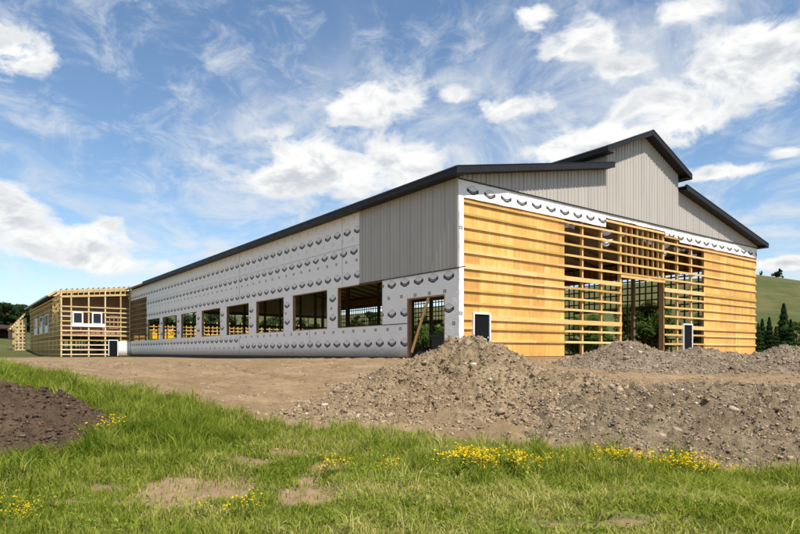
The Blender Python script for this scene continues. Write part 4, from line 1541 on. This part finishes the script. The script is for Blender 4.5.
sp = [spruce_meshes(7.0, 1.9, 11000, 1), spruce_meshes(7.0, 1.7, 9000, 2)]
for i, (px, d, h, lab) in enumerate([(784, 80, 7.0, 'tallest dark spruce on the right, behind the barn end'),
                                     (769.5, 76, 5.0, 'middle-sized dark spruce close to the right barn corner'),
                                     (762.5, 80, 5.0, 'slender dark spruce touching the right barn corner'),
                                     (776, 78, 3.9, 'short spruce filling the gap left of the tallest spruce'),
                                     (812, 82, 6.2, 'spruce cut by the right picture edge'),
                                     (791, 74, 4.6, 'spruce just right of the tallest spruce'), (758.5, 76, 4.2, 'spruce half hidden by the barn corner')]):
    plant_tree('spruce_tree', sp[i % 2], pu(px, d), d, h / 7.0, i * 1.3, lab, 'spruces right of the barn')
asp_ = bush_meshes(5.0, 1.7, 6000, M['leaf'], 9, .085, 18, .3)
plant_tree('leafy_tree', asp_, pu(797, 78), 78, .95, .4, 'lighter green leafy tree beside the tallest spruce at the right edge', None)
plant_tree('leafy_tree', asp_, pu(788, 74), 74, .42, 2.4, 'low leafy bush before the tallest spruce', None)
bs = [bush_meshes(4.6, 2.9, 15000, M['leaf'], 21, .11, 34, .10), bush_meshes(4.4, 2.4, 8000, M['leaf'], 22, .10, 18, .12)]
big = [(36.3, 12.0, 1.12, 'round green willow bush framed by the big front opening')]
for k, (X_, Y_, sc) in enumerate([(36.8, 7.2, .8), (38.0, 20.0, 1.0), (37.0, 27.0, .8), (38.0, 35.0, 1.1), (37.2, 43.0, .9), (38.0, 51.0, 1.05), (37.5, 59.0, .9)]):
    big.append((X_, Y_, sc, 'green bush behind the open stud wall, glimpsed through the barn'))
for k, (X_, Y_, sc, lab) in enumerate(big):
    u, d = to_cam(X_, Y_)
    plant_tree('willow_bush', bs[k % 2], u, d, sc, k * 1.1, lab, 'bushes behind the far long wall' if k else None, 'bush')
wd = [bush_meshes(7.5, 3.2, 5000, M['leaf_dark'], 31, .24, 18, .12), bush_meshes(7.0, 3.6, 5000, M['leaf_dark'], 32, .24, 18, .1)]
for k in range(16):
    px = -40 + k * 5.6
    d = 165 + (k * 37 % 34)
    plant_tree('woodland_tree', wd[k % 2], pu(px, d), d, .78 + .12 * (k * 7 % 5) / 2, k * 2.1, 'dark leafy tree in the wood edge at the far left', 'far left wood edge')
for k, (px, d, sc) in enumerate([(761, 372, .3), (776.5, 380, .4), (779, 383, .62), (773, 379, .25), (783, 374, .22)]):
    dd = np.linspace(300, 520, 111)                # stand it on the crest
    d = float(dd[np.argmax((ground_h((px - 400) / FPX * dd, dd) - EYE.z) / dd)]) - 2
    plant_tree('ridge_tree', wd[k % 2], pu(px, d), d, sc, k, 'tiny dark tree on the skyline of the right hill', 'trees on the right skyline')
rt = [bush_meshes(7.5, 3.4, 7000, M['leaf_dark'], 41, .2, 30, .06), bush_meshes(7.0, 3.6, 7000, M['leaf_dark'], 42, .2, 30, .06)]
for k in range(10):
    u, d = to_cam(1.0 + k * 4.6, 92 + (k * 5 % 7))
    plant_tree('rear_tree', rt[k % 2], u, d, .95 + .1 * (k % 3), k * 1.7, 'dark tree behind the rear stud wall, glimpsed through the window openings', 'trees behind the rear stud wall')
for k, (px, d, sc) in enumerate([(620, 150, .5), (640, 170, .6), (600, 140, .5), (655, 160, .4), (360, 200, .8), (372, 210, .9), (425, 180, .8), (436, 170, .7), (350, 190, .7)]):
    plant_tree('hillside_tree', wd[k % 2], pu(px, d), d, sc, k, 'dark tree on the slope behind, glimpsed through the barn framing', 'trees on the slope behind the barn')

# ------------------------------------------------------------------ yellow flowering weeds
def flower_meshes(seed, n=15, h=.33, r=.26):
    rs = np.random.default_rng(seed)
    SV, SF, BV, BF, st, bt = [], [], [], [], [], []
    for k in range(n):
        a, q = rs.uniform(0, 6.28), r * math.sqrt(rs.random())
        bx, by = math.cos(a) * q * .4, math.sin(a) * q * .4
        hh = h * rs.uniform(.6, 1.05)
        tx, ty = math.cos(a) * q, math.sin(a) * q
        w = .004
        i = len(SV)
        pa = rs.uniform(0, 3.14)
        ox, oy = math.cos(pa) * w, math.sin(pa) * w
        SV += [(bx - ox, by - oy, 0), (bx + ox, by + oy, 0), (tx + ox * .6, ty + oy * .6, hh), (tx - ox * .6, ty - oy * .6, hh)]
        SF.append((i, i + 1, i + 2, i + 3))
        for m_ in range(3):
            la, lz = rs.uniform(0, 6.28), hh * rs.uniform(.15, .8)
            t_ = lz / hh
            cx, cy = bx + (tx - bx) * t_, by + (ty - by) * t_
            ll = rs.uniform(.05, .12)
            i = len(SV)
            ex, ey = cx + math.cos(la) * ll, cy + math.sin(la) * ll
            nx_, ny_ = -math.sin(la) * .012, math.cos(la) * .012
            SV += [(cx, cy, lz), ((cx + ex) / 2 + nx_, (cy + ey) / 2 + ny_, lz + .02), (ex, ey, lz + .03), ((cx + ex) / 2 - nx_, (cy + ey) / 2 - ny_, lz + .02)]
            SF.append((i, i + 1, i + 2, i + 3))
        for m_ in range(rs.integers(2, 5)):
            fx, fy, fz = tx + rs.normal() * .025, ty + rs.normal() * .025, hh + rs.uniform(-.04, .03)
            fr_ = rs.uniform(.009, .017)
            nrm = Vector((rs.normal() * .5, rs.normal() * .5, 1)).normalized()
            s_1 = nrm.orthogonal().normalized()
            t_1 = nrm.cross(s_1)
            i = len(BV)
            BV.append((fx, fy, fz + fr_ * .45))
            for q_ in range(6):
                p = Vector((fx, fy, fz)) + (s_1 * math.cos(q_ * 1.047) + t_1 * math.sin(q_ * 1.047)) * fr_
                BV.append(tuple(p))
            for q_ in range(6):
                BF.append((i, i + 1 + q_, i + 1 + (q_ + 1) % 6))
    ms = np_mesh('stems', SV, np.array(SF))
    attr(ms, 'tint', rs.random(len(SV)))
    ms.materials.append(M['weed'])
    mb = np_mesh('blossoms', BV, np.array(BF))
    attr(mb, 'tint', np.repeat(rs.random(len(BV) // 7), 7))
    mb.materials.append(M['petal'])
    return ms, mb


fm = [flower_meshes(s) for s in (1, 2, 3, 4)]
fs_ = [flower_meshes(s, 7, .30, .2) for s in (11, 12)]
frng = random.Random(5)


def flowers(n, px0, px1, d0, d1, meshes, label, group, s0=.8, s1=1.15):
    for k in range(n):
        px, d = frng.uniform(px0, px1), frng.uniform(d0, d1)
        u = pu(px, d)
        x, y = to_world(u, d)
        z = float(ground_h(np.array([u]), np.array([d]))[0])
        t = empty('flowering_weed', (x, y, z - .01), frng.uniform(0, 6.28))
        sc = frng.uniform(s0, s1)
        t.scale = (sc, sc, sc)
        tag(t, label, 'flower', group)
        ms, mb = meshes[frng.randrange(len(meshes))]
        link('stems', ms, None, t)
        tag(link('blossoms', mb, None, t), kind='stuff')


flowers(16, 455, 535, 7.6, 8.5, fm, 'yellow flowering weed in the dense patch nearest below the clay heap', 'dense yellow patch below the clay heap')
flowers(3, 540, 590, 8.0, 8.6, fs_, 'sparse yellow weed between the two dense flower patches', 'yellow weeds between the dense patches')
flowers(19, 598, 700, 8.0, 8.7, fm, 'yellow flowering weed in the long patch at the foot of the dirt bank', 'long yellow patch along the bank foot')
flowers(5, 690, 745, 7.9, 8.4, fs_, 'sparse yellow weed right of the long flower patch', 'yellow weeds right of the long patch')
flowers(7, 65, 115, 9.3, 10.0, fs_, 'small yellow weed in the lush grass right of the topsoil heap', 'yellow weeds by the topsoil heap')
flowers(7, 0, 45, 5.6, 6.2, fs_, 'small yellow weed in the bottom left corner', 'yellow weeds in the bottom left corner', .5, .8)
flowers(6, 330, 410, 7.6, 8.4, fs_, 'small yellow weed in the grass at bottom centre', 'yellow weeds at bottom centre', .6, .9)
flowers(4, 190, 260, 5.7, 6.2, fs_, 'small yellow weed in short grass below the bare patch', 'yellow weeds below the bare patch', .5, .8)

# ------------------------------------------------------------------ meadow grass
def grass(n):
    d = np.sqrt(rng.uniform(4.3 ** 2, 19 ** 2, n))
    keep = rng.random(n) < np.clip(1.25 - d / 17, .3, 1)
    d = d[keep]
    u = rng.uniform(-.84, .84, len(d)) * d
    s = soil_mask(u, d)
    clump = fbm(u * 1.6, d * 1.6, 91, 3) + .5
    fine = fbm(u * 6, d * 6, 93, 2) + .5
    keep = rng.random(len(d)) < np.clip((1 - s * 1.12) * (0.35 + 1.3 * sstep(.25, .6, clump * .6 + fine * .4)), 0, 1)
    # nothing grows on the heaps
    keep &= ~((clay_shape(u, d) > .10) | (bank_shape(u, d) > .14 + .1 * fine) | (soil_shape(u, d) > .16 + .1 * fine))
    u, d, clump, fine, s = u[keep], d[keep], clump[keep], fine[keep], s[keep]
    # taller separate tufts
    m = 1500
    td = np.sqrt(rng.uniform(4.6 ** 2, 15.5 ** 2, m))
    tu = rng.uniform(-.8, .8, m) * td
    ok = (soil_mask(tu, td) < .75) & (clay_shape(tu, td) < .2) & (soil_shape(tu, td) < .22) & (bank_shape(tu, td) < .2)
    tu, td = tu[ok], td[ok]
    nb = 46
    rr_t = .035 + .06 * rng.random(len(tu))
    uu = (tu[:, None] + rng.normal(size=(len(tu), nb)) * rr_t[:, None]).ravel()
    dd_ = (td[:, None] + rng.normal(size=(len(tu), nb)) * rr_t[:, None]).ravel()
    th = np.repeat(rng.uniform(.04, .20, len(tu)), nb) * rng.uniform(.6, 1.5, len(tu) * nb)
    tt_ = np.repeat(rng.uniform(-.25, .25, len(tu)), nb)
    n0 = len(u)
    u, d = np.r_[u, uu], np.r_[d, dd_]
    clump = np.r_[clump, fbm(uu * 1.6, dd_ * 1.6, 91, 3) + .5]
    fine = np.r_[fine, fbm(uu * 6, dd_ * 6, 93, 2) + .5]
    s = np.r_[s, soil_mask(uu, dd_)]
    extra, shift = np.r_[np.zeros(n0), th], np.r_[np.zeros(n0), tt_]
    n = len(u)
    x, y = to_world(u, d)
    z = ground_h(u, d) - .02
    pxx = 400 + FPX * u / d
    e = np.interp(pxx, EDGE_PX, EDGE_D)
    tall = sstep(4.2, .8, e - d)                        # long fringe along the bank
    left = sstep(330, 180, pxx) * sstep(6.2, 8.0, d)
    bare_near = np.zeros_like(u)
    for (bx, by, rx, ry) in BARE[:5]:
        bd = 1.6 * FPX / (by - 352.5)
        bu = (bx - 400) / FPX * bd
        bare_near = np.maximum(bare_near, sstep(2.0, 1.0, np.sqrt(((u - bu) / (rx + .1)) ** 2 + ((d - bd + .25) / (ry + .3)) ** 2)))
    zone = np.clip(tall * .9 + left, 0, 1) * (1 - .75 * bare_near)
    extra = extra * (1 - bare_near)
    mown = sstep(7.6, 6.6, d) * sstep(280, 480, pxx)
    H = .055 + .085 * fine + zone * (.04 + .34 * np.clip(clump - .22, 0, 1)) - mown * .02 + extra * (1 - .6 * mown)
    H = np.maximum(H * rng.uniform(.55, 1.35, n), .03)
    Wd_ = rng.uniform(.0022, .0048, n) * (1 + d / 14)
    a = rng.uniform(0, 6.283, n)
    lean = rng.uniform(.15, .75, n) * (1 + .6 * mown)
    la = rng.uniform(0, 6.283, n) + 1.0 + fbm(u * .8, d * .8, 97, 2) * 5
    ox, oy = np.cos(a) * Wd_, np.sin(a) * Wd_
    lx, ly = np.cos(la) * lean * H, np.sin(la) * lean * H
    o = np.zeros(n)
    base = np.stack([x, y, z], -1)
    V = np.stack([base + np.stack([-ox, -oy, o], -1), base + np.stack([ox, oy, o], -1),
                  base + np.stack([ox * .8 + lx * .3, oy * .8 + ly * .3, H * .58], -1), base + np.stack([-ox * .8 + lx * .3, -oy * .8 + ly * .3, H * .58], -1),
                  base + np.stack([lx, ly, H * (1 - .25 * lean)], -1)], 1)
    i = (np.arange(n) * 5)[:, None]
    F = np.concatenate([i + np.array([[0, 1, 2]]), i + np.array([[0, 2, 3]]), i + np.array([[3, 2, 4]])], 0)
    me = np_mesh('meadow_grass', V.reshape(-1, 3), F)
    dry = sstep(.47, .70, fbm(u * .9, d * 1.5, 99, 3) + .5 + mown * .12 + s * .25 - zone * .12)
    t = np.clip(rng.random(n) * .62 + .15 * fine - .18 * zone * (clump > .52) + dry * rng.random(n) * .75 + shift + fbm(u * .55, d * .55, 98, 2) * .6 + .06, 0, 1)
    attr(me, 'tint', np.repeat(t, 5))
    o = link('meadow_grass', me, M['grass'])
    tag(o, 'uneven green meadow grass with dry tufts in the foreground', 'grass', kind='stuff')
    print('grass blades', n)


grass(950000)

# broad-leaved weeds among the grass (uncountable)
m = 1300
wd_ = np.sqrt(rng.uniform(4.5 ** 2, 13.5 ** 2, m))
wu_ = rng.uniform(-.8, .8, m) * wd_
ok = (soil_mask(wu_, wd_) < .7) & (clay_shape(wu_, wd_) < .15) & (soil_shape(wu_, wd_) < .2) & (fbm(wu_ * .8, wd_ * .8, 151, 2) > -.04)
wu_, wd_ = wu_[ok], wd_[ok]
nl = 13
uu = (wu_[:, None] + rng.normal(size=(len(wu_), nl)) * .075).ravel()
dd = (wd_[:, None] + rng.normal(size=(len(wu_), nl)) * .075).ravel()
xx_, yy_ = to_world(uu, dd)
zz_ = ground_h(uu, dd) + rng.uniform(.02, .20, len(uu)) * np.repeat(rng.uniform(.5, 1.2, len(wu_)), nl)
NN = np.stack([rng.normal(size=len(uu)) * .6, rng.normal(size=len(uu)) * .6, np.ones(len(uu))], -1)
wm = leaves('broadleaf_weeds', np.stack([xx_, yy_, zz_], -1), NN, rng.uniform(.009, .022, len(uu)), M['weed'], rng.random(len(uu)), 1.9)
tag(link('broadleaf_weeds', wm), 'low broad-leaved weeds scattered through the meadow grass', 'weeds', kind='stuff')
